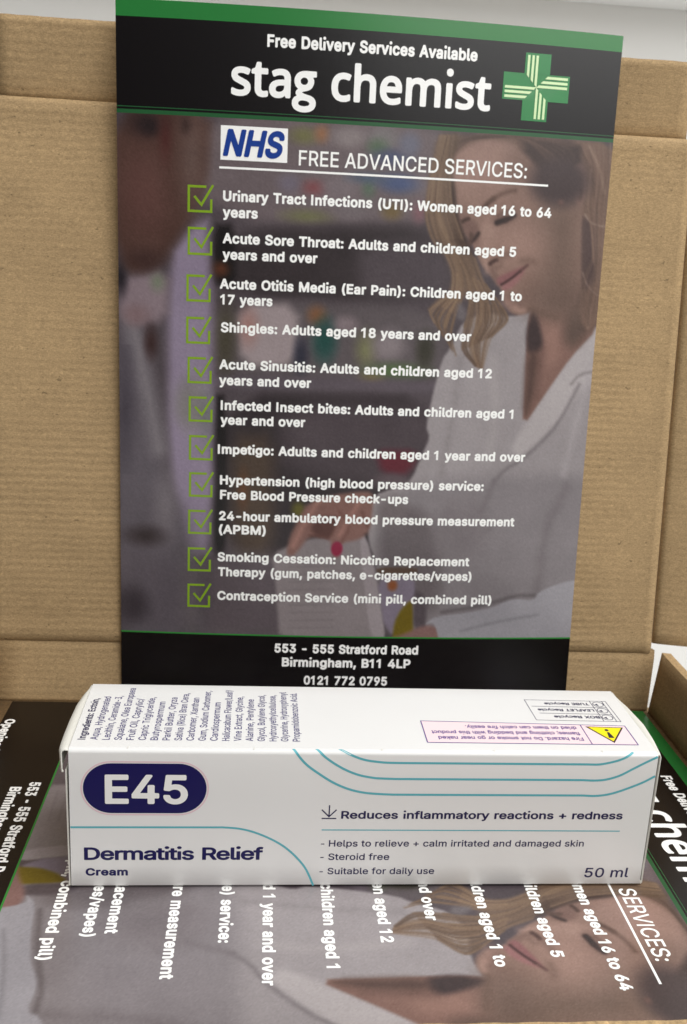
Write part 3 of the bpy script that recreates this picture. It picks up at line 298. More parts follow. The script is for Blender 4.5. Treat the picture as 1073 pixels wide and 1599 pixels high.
FONT_PLAIN = load_font(r"""
A918|42,2 33,11 34,32 381,984 401,1000 549,998 561,984 910,32 911,11 888,0 771,0 750,9 655,268 295,268 285,262 190,3/341,423 359,414 592,414 601,423 475,798 465,794
B874|124,2 114,21 114,973 120,994 135,1000 505,999 590,986 653,962 700,931 740,888 770,836 787,772 789,687 771,624 736,571 679,529 680,518 727,492 769,452 801,404 818,360 827,307 827,243 816,190 793,137 759,92 716,57 664,29 600,10 505,0/277,148 516,147 568,155 611,171 646,201 667,243 671,296 654,349 611,400 547,430 494,436 277,434/276,582 484,578 526,585 568,603 611,642 631,687 634,740 615,793 579,830 526,849 283,854 274,846
C976|425,-3 341,25 262,72 195,135 144,209 107,294 83,400 76,516 87,626 115,727 157,812 214,885 277,939 351,980 436,1005 531,1013 616,1004 732,964 827,892 898,791 932,675 912,658 785,659 774,669 749,738 711,790 658,829 605,851 499,860 446,851 393,830 341,792 302,749 272,696 249,632 237,558 235,463 244,389 267,315 310,241 365,188 436,152 520,139 616,153 690,192 742,251 774,331 785,341 922,339 932,326 929,304 907,230 867,156 817,97 753,49 679,13 594,-8 510,-13
D961|124,2 114,21 114,973 120,994 135,1000 516,996 621,973 710,931 780,874 835,804 875,722 901,624 911,497 901,381 873,275 833,195 789,137 727,83 655,42 590,19 463,1/277,148 463,148 568,169 613,190 656,222 693,264 717,307 742,381 753,455 753,539 741,624 716,697 685,749 642,792 590,824 537,843 473,852 283,854 274,846
E803|124,2 114,21 114,973 120,994 135,1000 716,1000 737,994 743,878 738,861 727,854 283,854 274,846 276,582 695,578 710,561 710,455 695,433 283,432 274,423 274,159 283,146 738,144 748,127 745,11 727,0
F787|124,2 114,21 114,973 120,994 135,1000 727,997 736,973 736,878 727,857 283,854 274,846 274,571 283,564 674,564 692,550 692,434 674,418 283,418 275,412 272,11 251,0
G995|425,-3 341,24 260,72 194,135 143,209 106,294 83,400 76,505 86,622 107,706 143,791 194,865 260,928 330,971 415,1001 499,1012 605,1006 668,989 732,962 827,891 869,840 901,785 927,717 933,671 912,659 785,660 711,783 664,823 605,850 552,860 489,860 393,831 341,793 302,749 267,685 247,622 235,537 237,442 249,368 272,304 303,252 341,208 393,171 446,149 510,139 584,143 637,159 690,189 722,220 753,265 773,315 782,368 774,376 542,381 534,400 535,505 552,522 933,519 942,495 935,315 912,230 879,167 827,102 762,51 690,15 605,-7 510,-13
H989|124,2 114,21 114,973 120,994 135,1000 251,1000 268,994 274,984 274,592 283,584 727,584 741,592 742,984 759,1000 896,994 902,973 900,11 875,0 759,0 744,11 738,438 283,438 274,423 272,11 251,0
I351|106,0 245,0 245,1000 106,1000
L754|124,2 114,21 114,984 135,1000 262,999 274,973 277,148 706,146 721,127 721,21 716,7 695,0
M1199|124,2 114,21 114,973 120,994 135,1000 304,1000 319,994 561,381 611,233 621,243 668,381 906,994 928,1000 1087,1000 1106,994 1112,973 1108,8 1087,0 970,0 955,11 949,701 682,11 664,0 568,0 543,11 272,704 267,11 251,0
N1001|124,2 114,21 114,973 120,994 135,1000 272,1000 293,990 748,267 755,286 754,984 769,1000 907,996 914,973 912,11 896,0 738,5 383,561 272,747 273,11 251,0
O1020|425,-3 341,25 262,72 195,135 144,209 107,294 83,400 76,505 86,622 111,717 150,800 203,873 267,931 341,975 425,1003 520,1013 605,1006 700,978 774,936 843,876 903,791 940,706 964,601 970,495 961,378 936,283 897,199 843,125 774,63 700,22 605,-6 520,-13/459,146 520,139 584,145 637,162 690,193 732,234 765,283 792,347 807,410 813,495 808,579 792,653 765,717 729,770 679,815 626,843 563,859 499,861 446,851 393,830 351,801 310,759 277,707 241,590 234,505 239,421 252,357 277,294 310,241 351,199 404,165
P852|124,2 114,21 114,973 120,994 135,1000 505,999 590,984 653,959 706,924 748,879 780,826 799,772 810,709 809,635 796,571 771,508 738,460 700,423 653,392 600,370 505,353 277,349 272,11 251,0/281,497 505,500 558,514 600,541 636,592 651,666 642,741 608,804 562,836 505,851 283,854 274,836 274,508
R860|124,2 114,21 114,973 120,994 135,1000 505,999 590,986 664,956 727,910 780,836 807,751 812,666 798,582 765,508 716,452 641,402 843,32 845,11 822,0 674,5 473,373 283,374 274,360 272,11 251,0/274,529 283,521 494,522 558,534 600,557 636,603 652,666 646,740 622,793 579,830 516,850 283,854 274,846
S856|337,-7 231,30 178,64 141,100 111,142 88,195 74,258 77,290 93,297 220,296 236,279 254,216 294,172 368,140 453,132 538,146 607,184 645,237 652,269 650,311 624,353 580,384 294,475 231,506 178,544 136,591 108,650 98,713 103,776 119,829 149,882 199,934 252,968 316,994 390,1010 464,1013 538,1005 643,968 728,903 759,861 781,815 795,755 792,722 781,715 654,715 641,724 620,787 580,830 506,861 421,866 347,850 286,808 259,755 262,692 284,660 337,624 612,537 675,506 726,470 770,420 798,364 810,301 805,226 785,163 752,110 707,64 646,26 580,0 506,-13 421,-16
T860|367,10 364,846 356,854 71,856 60,878 60,984 81,1000 811,1000 826,984 826,878 816,857 525,850 524,21 515,3 504,0 388,0
U989|410,-6 315,25 230,80 167,154 129,238 114,344 116,989 135,1000 251,1000 271,989 274,344 293,260 328,207 378,167 441,143 516,136 590,146 642,169 689,207 723,260 742,344 744,989 759,1000 886,1000 903,979 902,334 893,260 867,185 835,133 791,84 744,48 685,17 621,-3 547,-14
V918|391,6 31,984 52,1000 179,1000 198,984 475,188 750,992 771,1000 898,1000 909,993 912,973 562,11 539,0 401,0
W1309|295,10 32,973 37,994 52,1000 179,999 194,984 380,251 391,258 581,988 602,1000 750,995 951,237 1142,986 1163,1000 1298,994 1303,973 1036,7 1025,0 888,0 863,11 666,735 472,11 454,0 317,0
X908|45,2 36,11 39,32 372,508 57,973 61,994 77,1000 214,1000 229,994 468,634 712,994 732,1000 859,1000 876,994 882,984 873,962 565,518 895,32 898,11 880,0 732,2 468,391 203,4
Y903|391,6 385,21 381,412 31,984 52,1000 190,1000 205,994 465,564 726,994 740,1000 888,998 898,984 897,973 548,412 543,11 528,0 401,0
a747|237,-6 184,14 142,40 103,79 79,119 62,174 57,227 63,280 78,322 131,385 206,423 512,481 521,502 516,544 503,576 481,600 449,617 406,625 343,621 290,601 257,576 216,519 89,552 79,576 105,629 138,671 184,710 237,737 301,756 375,765 449,760 512,744 574,714 611,682 648,629 666,576 675,502 674,16 660,1 533,2 523,16 523,47 512,55 459,16 396,-8 311,-16/283,132 332,124 385,128 428,140 470,168 501,206 517,248 521,333 514,343 311,310 237,277 214,238 217,185 241,153
b814|374,-6 311,25 258,75 250,59 250,16 237,1 121,0 100,16 99,979 110,998 237,1000 251,989 258,677 311,727 374,756 470,765 554,749 625,714 684,661 727,598 760,513 776,397 769,281 742,185 694,101 628,38 554,0 470,-15/388,133 470,130 533,156 585,217 615,312 617,429 591,524 543,587 512,607 470,621 396,620 332,591 285,535 257,450 253,334 276,238 321,170 353,146
c759|329,-7 262,16 202,54 153,101 112,164 82,238 68,312 65,397 75,482 98,556 132,619 175,672 223,711 287,744 350,760 424,765 488,758 572,728 646,675 696,609 719,556 720,535 710,525 593,495 577,503 558,545 534,577 477,613 392,623 318,600 287,573 258,535 228,450 222,334 246,238 270,196 308,157 350,135 392,127 456,131 509,152 546,185 577,249 593,260 710,232 720,224 723,207 703,154 670,101 628,59 582,27 530,4 466,-12 392,-15
d814|308,-6 244,19 181,64 132,122 95,196 72,281 65,376 74,482 99,566 139,638 189,693 253,735 318,758 403,765 477,753 540,719 583,678 589,989 604,1000 731,998 741,979 741,16 720,0 604,1 591,16 591,59 583,74 530,24 466,-6 392,-15/359,133 445,131 509,160 555,217 585,312 586,429 561,524 540,559 509,591 477,610 435,621 361,619 297,587 250,524 225,439 223,334 246,238 269,196 297,165
e775|329,-6 263,16 202,53 153,101 111,164 82,238 68,312 65,397 75,481 98,556 131,619 174,672 223,712 276,741 340,759 414,765 477,758 540,740 593,712 646,667 683,619 713,556 731,492 739,334 720,320 234,320 222,312 241,238 265,196 297,164 340,140 392,127 456,128 509,144 549,175 580,228 593,238 720,207 728,185 705,133 676,90 636,53 583,20 530,-1 466,-13 403,-15/224,460 579,460 557,535 519,585 466,615 403,624 340,613 287,580 244,524
f491|160,4 152,21 152,613 18,624 12,635 13,740 33,755 150,758 153,857 164,910 195,962 243,1005 298,1029 351,1039 414,1038 467,1028 488,1020 497,1005 467,898 446,886 393,896 344,888 319,867 308,836 308,758 462,751 469,740 470,645 456,619 306,613 304,11 287,0
g815|308,-275 234,-250 170,-211 117,-153 96,-116 97,-105 213,-38 276,-104 329,-134 414,-145 498,-131 544,-105 576,-62 588,-10 588,86 583,94 540,53 488,24 382,9 318,16 265,32 213,59 170,93 106,181 71,297 67,435 97,562 130,625 181,685 234,725 297,752 382,765 466,756 530,728 583,680 591,688 592,741 604,754 731,754 743,731 742,1 737,-62 722,-115 700,-158 664,-200 623,-232 572,-257 445,-283/343,160 424,151 498,172 551,223 582,297 589,413 569,509 548,551 520,583 456,618 371,620 308,595 258,540 229,466 221,361 240,265 278,202 308,177
h787|110,2 99,21 100,984 121,1000 237,1000 253,984 258,685 300,722 359,751 417,763 491,763 554,747 607,720 649,681 681,633 703,571 713,497 713,21 711,11 692,0 575,0 562,11 559,465 554,518 533,566 501,598 459,617 406,622 353,612 311,588 278,550 260,508 253,455 251,11 237,0
i326|110,2 99,21 100,740 120,755 237,755 247,750 253,730 253,21 237,0/142,843 105,867 84,899 79,941 87,973 110,1003 142,1022 184,1028 216,1021 247,1001 268,973 277,941 271,899 250,867 216,844 184,837
j326|2,-270 -16,-259 -19,-249 -19,-143 -8,-128 45,-124 74,-111 90,-90 98,-58 99,735 108,752 119,755 235,755 246,751 253,735 253,-48 246,-111 214,-185 161,-236 87,-264/151,840 110,862 87,891 78,925 84,968 106,999 140,1022 172,1028 214,1022 246,1002 267,974 276,936 272,904 255,873 225,848 193,838
k731|110,2 99,21 100,984 121,1000 237,1000 253,984 258,458 545,751 702,755 719,740 710,719 431,434 428,423 742,21 734,4 723,0 565,3 311,324 254,275 251,11 237,0
l369|216,4 164,27 133,59 111,101 100,154 99,979 102,990 121,1000 237,1000 251,990 255,175 269,142 343,141 355,133 380,27 365,6 321,-2
m1164|110,2 99,21 99,730 110,753 237,754 250,740 251,698 258,689 300,727 353,754 417,768 480,764 558,730 618,659 681,717 734,747 797,765 871,767 967,740 1009,711 1041,676 1074,613 1090,529 1091,21 1083,4 956,0 939,11 933,539 921,571 893,601 850,620 808,625 766,619 723,599 697,571 677,529 670,11 649,0 533,1 522,8 515,539 501,573 472,603 438,619 396,625 353,618 311,598 276,561 259,518 251,11 237,0
n786|110,2 99,21 99,730 107,751 237,754 249,740 250,698 258,685 332,740 417,763 522,757 607,720 643,687 674,645 697,592 709,539 711,11 692,0 575,0 562,11 559,465 554,518 533,566 501,598 459,617 417,622 364,615 317,592 279,552 260,508 253,455 251,11 237,0
o796|329,-7 262,16 202,54 153,101 112,164 82,238 68,312 65,397 75,482 98,556 132,619 175,672 223,711 287,744 350,760 414,765 488,758 551,738 615,701 668,651 711,587 740,513 755,439 758,355 749,270 727,196 694,133 651,80 599,37 540,7 477,-10 403,-15/359,133 445,129 511,154 567,217 597,302 602,408 576,513 552,556 522,587 456,619 371,620 308,592 258,535 228,450 222,334 246,238 297,166
p814|121,-270 102,-259 99,-249 102,746 121,755 237,754 248,746 250,693 258,678 321,733 396,761 501,762 586,737 640,703 693,650 732,587 760,513 774,428 775,333 762,249 737,174 701,111 649,54 586,13 522,-8 438,-15 364,-2 300,32 258,75 251,-259 237,-270/390,132 470,130 533,156 585,217 615,312 617,428 591,524 543,587 512,607 470,621 396,620 332,591 285,534 257,449 253,333 276,238 321,170 353,146
q814|615,-270 593,-264 587,-249 583,74 530,24 466,-6 382,-15 297,-3 231,26 170,74 119,143 87,217 69,301 65,397 74,481 95,555 126,619 170,676 223,719 287,749 371,765 456,759 530,727 583,678 591,693 593,745 604,754 720,755 739,746 741,-249 731,-267 720,-270/360,132 445,131 509,160 560,227 585,312 586,428 561,524 540,559 509,591 477,610 435,621 361,619 297,587 250,524 225,439 223,333 246,238 269,196 297,165
r501|110,2 99,21 100,740 121,755 237,754 249,740 250,709 258,696 311,738 364,759 417,766 491,760 499,740 498,624 491,613 396,615 343,603 294,571 261,518 253,465 251,11 237,0
s701|268,-5 194,21 130,69 87,133 69,185 70,207 88,217 205,238 237,175 268,147 321,128 384,125 437,136 484,164 504,196 502,238 488,260 456,281 247,337 156,386 120,426 98,471 89,524 94,587 110,630 139,672 173,704 226,736 279,754 342,764 406,764 469,754 538,725 590,683 637,609 651,566 647,556 522,524 509,535 480,586 448,613 406,626 353,628 310,619 268,595 248,566 246,524 268,492 300,474 511,417 564,393 603,365 638,323 656,281 664,217 657,164 638,117 607,74 564,39 522,16 469,-3 406,-14 332,-14
t441|266,0 213,21 171,55 142,98 128,140 121,616 33,618 16,627 12,637 14,743 25,754 107,755 123,764 123,912 139,929 266,927 276,912 277,764 287,755 404,755 422,743 424,637 414,621 277,616 277,204 283,161 301,140 330,133 404,140 414,134 441,24 435,9 393,-4 319,-7
u787|290,-1 226,23 173,64 135,117 111,181 100,265 100,741 121,755 237,755 253,741 253,286 260,234 279,191 311,158 353,139 406,134 459,144 501,167 533,203 554,255 560,741 575,755 702,754 713,731 712,11 692,0 575,1 565,11 562,64 554,69 501,26 438,0 364,-10
v747|318,2 305,21 33,740 54,755 192,750 382,221 393,220 583,751 731,753 739,730 464,11 445,0
w1083|265,7 44,730 50,751 180,755 201,743 339,241 477,740 487,753 614,755 635,743 772,244 910,745 931,755 1060,751 1067,730 846,8 836,1 720,0 698,11 561,499 550,503 412,11 392,0 275,0
x727|50,2 42,11 44,32 286,391 61,721 55,740 61,750 219,752 378,502 540,751 696,751 703,740 696,719 467,381 710,32 713,11 695,0 558,0 547,7 378,271 209,9 187,0
y747|118,-266 96,-257 90,-243 118,-136 139,-124 213,-130 244,-114 276,-67 304,22 34,741 54,755 192,750 382,220 393,221 583,750 593,755 731,753 740,731 424,-94 394,-158 342,-221 276,-261 202,-274
z730|89,2 79,21 82,116 459,603 449,610 100,613 90,635 91,740 98,751 660,751 667,730 664,635 295,148 660,145 679,127 676,11 660,0
0868|365,-4 291,25 228,71 176,135 138,209 109,304 95,400 91,527 99,632 115,717 144,802 184,876 229,928 281,969 344,998 429,1012 503,1009 577,988 642,950 704,886 747,812 780,717 800,601 804,474 795,357 775,262 743,177 704,113 651,57 587,16 524,-5 450,-13/414,135 461,133 503,141 545,165 578,199 604,241 627,304 648,442 644,611 630,685 608,749 578,802 545,836 503,859 461,868 418,866 376,852 344,831 312,795 268,696 247,558 251,389 282,262 336,177 376,148
1746|381,0 521,0 521,1000 402,1000 261,860 151,800 151,672 381,762
2868|131,2 121,21 122,116 543,571 589,645 605,719 594,783 554,833 501,860 427,868 364,853 314,814 290,772 278,698 269,687 142,684 125,698 125,730 135,793 155,846 189,899 231,941 279,973 343,999 406,1011 480,1011 544,1000 597,980 680,920 736,836 758,740 746,635 713,561 650,471 349,148 755,146 774,127 772,11 755,0
3868|336,-3 231,35 156,93 102,177 83,273 104,288 231,287 244,273 258,220 284,184 326,155 389,136 453,133 506,143 559,167 593,199 615,241 622,304 606,368 577,410 537,439 495,457 432,467 315,468 296,484 297,590 527,854 146,855 132,876 135,992 157,1000 728,999 743,981 738,879 484,590 569,573 622,552 678,516 728,463 762,400 778,336 780,262 763,188 738,138 703,93 654,51 601,21 537,-1 474,-11 400,-12
4868|540,4 532,21 530,197 85,202 75,222 75,317 473,994 487,1000 604,1000 620,994 624,973 258,349 530,346 533,624 551,639 679,635 686,613 686,349 805,345 815,338 818,212 805,200 688,196 686,21 678,3
5868|346,-2 250,37 176,100 131,177 114,273 134,285 256,283 268,273 288,209 335,162 399,136 473,136 536,160 589,213 616,283 616,368 599,421 571,463 534,495 483,517 430,523 367,516 314,497 261,465 132,484 128,505 185,992 208,1000 716,1000 727,992 731,971 731,876 716,855 324,854 320,844 301,632 377,660 462,669 547,656 624,622 684,573 733,505 767,421 777,336 770,252 746,177 705,111 652,58 589,19 515,-5 430,-13
6868|363,-3 300,19 247,51 202,93 162,150 134,220 122,283 121,347 133,421 164,505 216,601 481,992 501,1000 628,1000 643,992 644,971 410,632 501,630 575,615 647,579 702,530 744,463 767,389 773,304 761,220 741,167 709,114 670,70 614,29 564,6 501,-9 427,-12/403,135 469,131 533,152 583,199 612,262 618,336 598,410 554,465 490,497 416,499 353,475 307,431 280,368 277,283 297,220 342,165
7868|191,4 183,21 187,32 599,846 583,854 128,856 117,878 118,984 123,994 139,1000 763,999 776,984 774,857 348,11 329,0
8868|352,-4 267,23 193,70 140,130 109,199 99,294 121,389 170,463 249,527 196,569 155,632 135,706 136,780 150,833 178,886 215,928 267,967 320,992 384,1008 511,1008 585,988 659,945 714,886 747,823 760,738 746,653 706,579 645,527 722,464 767,400 793,315 793,230 774,167 742,114 701,71 638,29 574,4 511,-9 426,-12/397,135 468,132 532,144 585,172 618,209 635,262 630,326 603,378 553,419 479,443 394,439 325,410 276,357 257,283 262,241 275,209 320,163/404,590 458,586 511,596 555,622 589,664 603,717 598,770 574,817 532,851 468,868 394,863 341,838 302,791 290,727 304,664 341,618
9868|258,2 249,11 251,32 484,370 395,369 321,384 247,421 194,468 152,533 126,613 120,698 133,783 159,846 194,899 237,941 289,976 353,1001 416,1012 480,1011 543,1000 607,974 659,938 702,894 739,836 762,772 772,709 771,635 758,571 731,497 679,402 415,11 395,0/389,508 458,499 522,514 575,554 608,613 618,698 600,772 563,825 501,862 437,870 374,854 321,814 285,751 275,677 290,603 332,542
-868|237,355 226,357 216,376 216,482 226,498 660,500 675,482 675,376 660,355
+868|381,69 374,86 374,318 359,325 127,327 117,340 116,445 119,456 137,466 370,466 374,710 391,726 508,725 520,710 521,477 526,466 761,465 777,445 777,340 761,325 529,325 521,308 518,75 497,65
(528|359,-181 336,-171 285,-76 242,24 206,136 173,316 173,506 190,633 222,771 264,898 311,1003 348,1057 465,1057 475,1054 484,1035 406,845 352,654 331,527 324,400 335,273 364,147 411,9 484,-160 475,-178 465,-181
)528|91,-181 73,-171 70,-160 157,41 205,199 225,316 230,422 219,559 187,718 138,876 71,1035 81,1055 91,1057 197,1057 220,1046 269,950 310,845 344,728 381,517 383,326 362,189 330,73 280,-54 219,-171 197,-181
/483|48,-145 29,-134 30,-113 337,1029 355,1045 471,1043 481,1019 170,-134 154,-145
:366|157,0 124,23 102,55 94,97 102,140 125,171 157,194 199,202 242,194 274,171 296,140 305,97 297,55 273,22 242,0 199,-8/157,520 125,542 103,573 94,616 102,658 123,690 157,714 199,723 242,714 273,692 297,658 305,616 296,573 273,542 242,520 199,512
;366|92,-226 73,-215 71,-205 132,165 145,173 283,172 293,165 295,144 196,-215 177,-226/198,513 156,530 128,557 113,589 110,631 125,673 156,705 187,719 230,722 272,706 304,674 318,641 319,599 302,557 272,528 240,515
.366|157,0 124,23 102,55 94,97 102,140 125,171 157,194 199,202 242,194 274,171 296,140 305,97 297,55 273,22 242,0 199,-8
,366|92,-226 73,-215 71,-205 132,165 145,173 283,172 293,165 295,144 196,-215 177,-226
 389|
""")
FONT_LOGO = load_font(r"""
s634|221,-6 132,16 88,35 75,46 67,68 67,172 70,186 79,201 95,210 110,212 184,183 243,165 302,157 361,158 405,166 431,179 448,201 450,231 436,253 413,269 191,369 147,396 110,431 79,482 67,541 71,607 89,659 123,703 169,738 228,764 287,777 368,783 450,777 531,759 605,731 622,710 623,688 582,592 560,571 538,569 420,606 346,612 302,607 273,597 258,585 252,563 258,546 282,526 516,422 561,393 597,357 627,304 638,245 634,179 613,120 588,83 557,54 516,27 472,9 420,-5 354,-12 287,-12
t482|294,-6 242,10 205,32 168,68 141,113 127,157 119,216 119,600 109,605 43,608 28,621 21,637 21,703 26,718 43,733 124,770 168,905 183,923 198,928 279,928 301,915 310,895 310,777 316,770 478,769 500,757 510,732 510,637 504,622 493,611 471,605 316,605 310,600 310,245 318,194 327,179 345,165 368,158 397,158 478,172 493,168 507,157 515,135 515,39 508,23 493,11 441,-5 360,-13
a740|251,-7 192,11 148,36 111,71 84,113 65,172 59,231 66,290 82,335 103,371 126,397 155,421 192,443 251,466 318,481 399,490 502,493 508,496 506,541 497,570 480,592 458,604 421,612 340,605 288,590 222,562 192,563 173,585 137,673 138,696 155,717 200,738 269,762 332,776 392,781 451,780 510,772 554,759 603,732 643,696 674,644 690,592 698,511 695,24 684,9 665,0 569,1 544,17 532,60 473,19 414,-3 332,-13/330,157 369,158 406,165 439,179 469,201 487,223 500,253 507,290 507,334 428,334 355,325 309,312 276,290 261,268 255,245 255,216 261,194 271,179 288,167
c636|352,-7 270,17 206,54 152,106 111,172 86,245 72,341 74,445 91,541 118,607 157,666 204,711 263,747 337,772 418,783 499,779 580,762 636,740 653,718 653,696 614,592 602,580 580,574 484,600 418,606 366,596 331,577 299,541 278,489 268,423 268,334 279,275 297,231 322,198 359,174 403,164 455,164 514,173 595,202 610,202 629,194 640,179 643,164 642,54 635,39 617,26 529,-4 440,-13
h814|132,4 117,16 110,37 110,1026 121,1048 139,1058 265,1059 290,1048 301,1026 302,730 361,760 420,776 479,782 560,775 619,759 671,731 711,694 740,649 761,590 771,517 771,37 759,11 737,0 612,1 597,8 585,22 581,37 581,487 577,531 563,568 538,594 501,607 449,609 398,602 359,583 331,551 312,502 301,421 301,37 297,22 285,7 265,0 147,0
e744|366,-7 292,13 226,47 174,89 132,142 99,208 79,282 71,363 76,459 93,541 121,607 159,666 203,710 263,749 322,771 388,782 462,780 529,766 588,739 644,696 684,646 714,585 734,511 740,445 738,349 727,334 706,325 278,324 270,319 282,268 300,231 329,198 366,176 411,164 470,162 529,167 588,181 661,208 684,207 698,197 708,179 709,68 705,54 691,38 632,15 573,-1 470,-13/277,496 285,492 536,492 541,496 526,548 499,585 462,606 418,612 366,606 328,585 297,548
m1223|132,4 117,16 110,37 110,731 113,745 125,762 147,770 250,769 272,753 287,723 334,753 390,773 449,782 523,779 575,768 619,750 656,725 685,695 741,738 804,766 870,781 944,781 1003,772 1054,753 1099,723 1132,686 1153,649 1166,613 1180,517 1181,37 1177,22 1165,7 1143,0 1025,0 1007,7 995,22 991,37 991,487 987,531 975,568 958,590 929,605 892,610 840,605 796,587 767,554 750,509 741,435 740,37 737,22 724,7 708,0 590,0 566,7 554,22 550,37 550,487 546,531 534,568 516,591 486,605 449,610 398,605 361,589 331,556 313,509 301,421 301,37 297,22 285,7 265,0 147,0
i349|130,5 116,19 110,37 110,664 123,686 138,695 271,695 293,681 301,657 300,30 293,15 271,1 145,0/175,877 138,896 111,930 101,974 105,1018 122,1055 152,1081 189,1093 234,1091 271,1073 299,1041 311,996 306,945 286,908 256,884 219,873
 406|
g683|264,-355 174,-331 136,-315 80,-279 49,-248 27,-218 4,-158 2,-90 13,-37 32,1 64,38 91,59 139,84 140,91 122,114 111,137 108,182 119,212 134,235 180,272 143,300 113,333 91,367 74,408 66,446 63,491 67,537 84,597 110,642 158,693 219,728 264,745 347,760 400,763 702,760 718,740 718,627 715,612 694,598 610,597 641,529 647,491 647,453 630,386 594,318 550,272 513,249 445,225 325,200 302,190 297,182 309,167 355,148 558,96 616,69 647,46 690,-7 710,-60 715,-113 712,-150 702,-187 672,-243 642,-276 589,-312 543,-332 498,-346 408,-360 347,-361/285,-188 385,-193 468,-178 498,-163 513,-149 523,-128 521,-105 512,-90 491,-71 460,-56 415,-44 317,-35 249,-46 219,-61 198,-82 190,-105 190,-128 201,-150 219,-165 242,-177/352,386 392,390 428,408 453,438 465,476 461,514 445,544 415,569 370,584 325,580 287,562 262,537 246,499 250,453 272,417 309,393
""")

def text_geo(s, font, cap, width=None, track=0.0, shear=0.0):
    """flat letters, baseline at y=0, left ink edge at x=0"""
    V, F, x = [], [], 0.0
    for ch in s:
        adv, vs, ts = font[ch]
        b = len(V)
        V += [(x + a + shear * c, c) for a, c in vs]; F += [tuple(i + b for i in t) for t in ts]
        x += adv + track
    xs = [v[0] for v in V]; x0, x1 = min(xs), max(xs)
    kx = cap if width is None else width / (x1 - x0)
    return [((a - x0) * kx, c * cap) for a, c in V], F

def lettering(name, s, font, cap, surf, at, mat_, parent, width=None, dirx=(1, 0), diry=(0, 1), h=.06, track=0.0, shear=0.0):
    V, F = text_geo(s, font, cap, width, track, shear)
    P = [surf(at[0] + a * dirx[0] + c * diry[0], at[1] + a * dirx[1] + c * diry[1], h) for a, c in V]
    F = [orient(P, f, surf, at) for f in F]
    return mesh_obj(name, P, F, mat_, parent)
def orient(P, f, surf, at):
    a, b, c = (Vector(P[i]) for i in f[:3])
    nn = Vector(surf(at[0], at[1], 1)) - Vector(surf(at[0], at[1], 0))
    return f if (b - a).cross(c - a).dot(nn) >= 0 else tuple(reversed(f))

def shape(name, loops, surf, mat_, parent, h=.04, sub=0):
    """flat printed shape; loops[1:] are holes"""
    if sub:
        nl = []
        for L in loops:
            q = []
            for i, a in enumerate(L):
                b = L[(i + 1) % len(L)]; k = max(1, int(math.hypot(b[0] - a[0], b[1] - a[1]) / sub))
                q += [(a[0] + (b[0] - a[0]) * t / k, a[1] + (b[1] - a[1]) * t / k) for t in range(k)]
            nl.append(q)
        loops = nl
    V = [v for L in loops for v in L]
    T = tessellate_polygon([[Vector((x, y, 0)) for x, y in L] for L in loops])
    P = [surf(a, b, h) for a, b in V]
    F = [orient(P, tuple(t), surf, V[0]) for t in T if len(set(t)) == 3]
    return mesh_obj(name, P, F, mat_, parent)
def band(name, u0, u1, v0, v1, surf, mat_, parent, h=.04, nu=40, nv=1):
    P, F = [], []
    for j in range(nv + 1):
        for i in range(nu + 1): P.append(surf(u0 + (u1 - u0) * i / nu, v0 + (v1 - v0) * j / nv, h))
    for j in range(nv):
        for i in range(nu):
            a = j * (nu + 1) + i; F.append(orient(P, (a, a + 1, a + nu + 2, a + nu + 1), surf, (u0, v0)))
    return mesh_obj(name, P, F, mat_, parent)
def stroke(name, lines, wd, surf, mat_, parent, h=.04):
    """printed lines of even width (ribbons with mitred joints)"""
    P, F = [], []
    for k, L in enumerate(lines):
        hh = h + .004 * k
        L = [np.array(q, float) for q in L]; b = len(P); n = len(L)
        for i in range(n):
            d0 = L[i] - L[i - 1] if i else L[1] - L[0]; d1 = L[i + 1] - L[i] if i < n - 1 else L[i] - L[i - 1]
            d0 = d0 / np.linalg.norm(d0); d1 = d1 / np.linalg.norm(d1)
            nn = np.array([-(d0 + d1)[1], (d0 + d1)[0]]); nn /= np.linalg.norm(nn)
            k_ = wd / 2 / max(.35, nn @ np.array([-d1[1], d1[0]]))
            for s_ in (1, -1):
                q = L[i] + nn * k_ * s_; P.append(surf(q[0], q[1], hh))
        for i in range(n - 1):
            a = b + 2 * i; F.append(orient(P, (a, a + 1, a + 3, a + 2), surf, L[0]))
    return mesh_obj(name, P, F, mat_, parent)
def smooth_curve(pts, n=8):
    """Catmull-Rom through pts"""
    p = [np.array(q, float) for q in pts]; p = [2 * p[0] - p[1]] + p + [2 * p[-1] - p[-2]]; out = []
    for i in range(1, len(p) - 2):
        for t in np.linspace(0, 1, n + 1)[:-1]:
            out.append(.5 * (2 * p[i] + (p[i + 1] - p[i - 1]) * t + (2 * p[i - 1] - 5 * p[i] + 4 * p[i + 1] - p[i + 2]) * t * t + (3 * p[i] - p[i - 1] - 3 * p[i + 1] + p[i + 2]) * t ** 3))
    out.append(p[-2]); return [tuple(q) for q in out]

# ------------------------------------------------------------------ materials
K = 1.0
kraft_lid = kraft('kraft_lid', (.385,.265,.138))
kraft_dark = kraft('kraft_inside', (.385,.265,.138))
kraft_edge = kraft('kraft_cut_edge', tuple(c * 1.12 for c in (.385,.265,.138)), 'X', .8)
white_top = mottled('white_laminate', (.62, .62, .61), .02, 30, .35)
wall_m = mottled('painted_wall', (.84,.83,.805), .02, 8, .8, .2)
rail_m = mottled('white_plastic', (.84, .84, .83), .01, 20, .4)
paper_white = mottled('white_paper', (.78, .78, .77), .02, 400, .5)
def ink(name, rgb, rough=.27, spec=.5): return mottled(name, tuple(float(v) * K for v in lin(rgb)), .03, 900, rough, spec, .05, 3500)
ink_black = ink('black_ink', (7,3,5), .27, .4)
ink_green = ink('green_ink', (34, 118, 52)); ink_green_line = ink('green_line_ink', (44, 128, 52)); ink_green_dark = ink('dark_green_ink', (30, 84, 46))
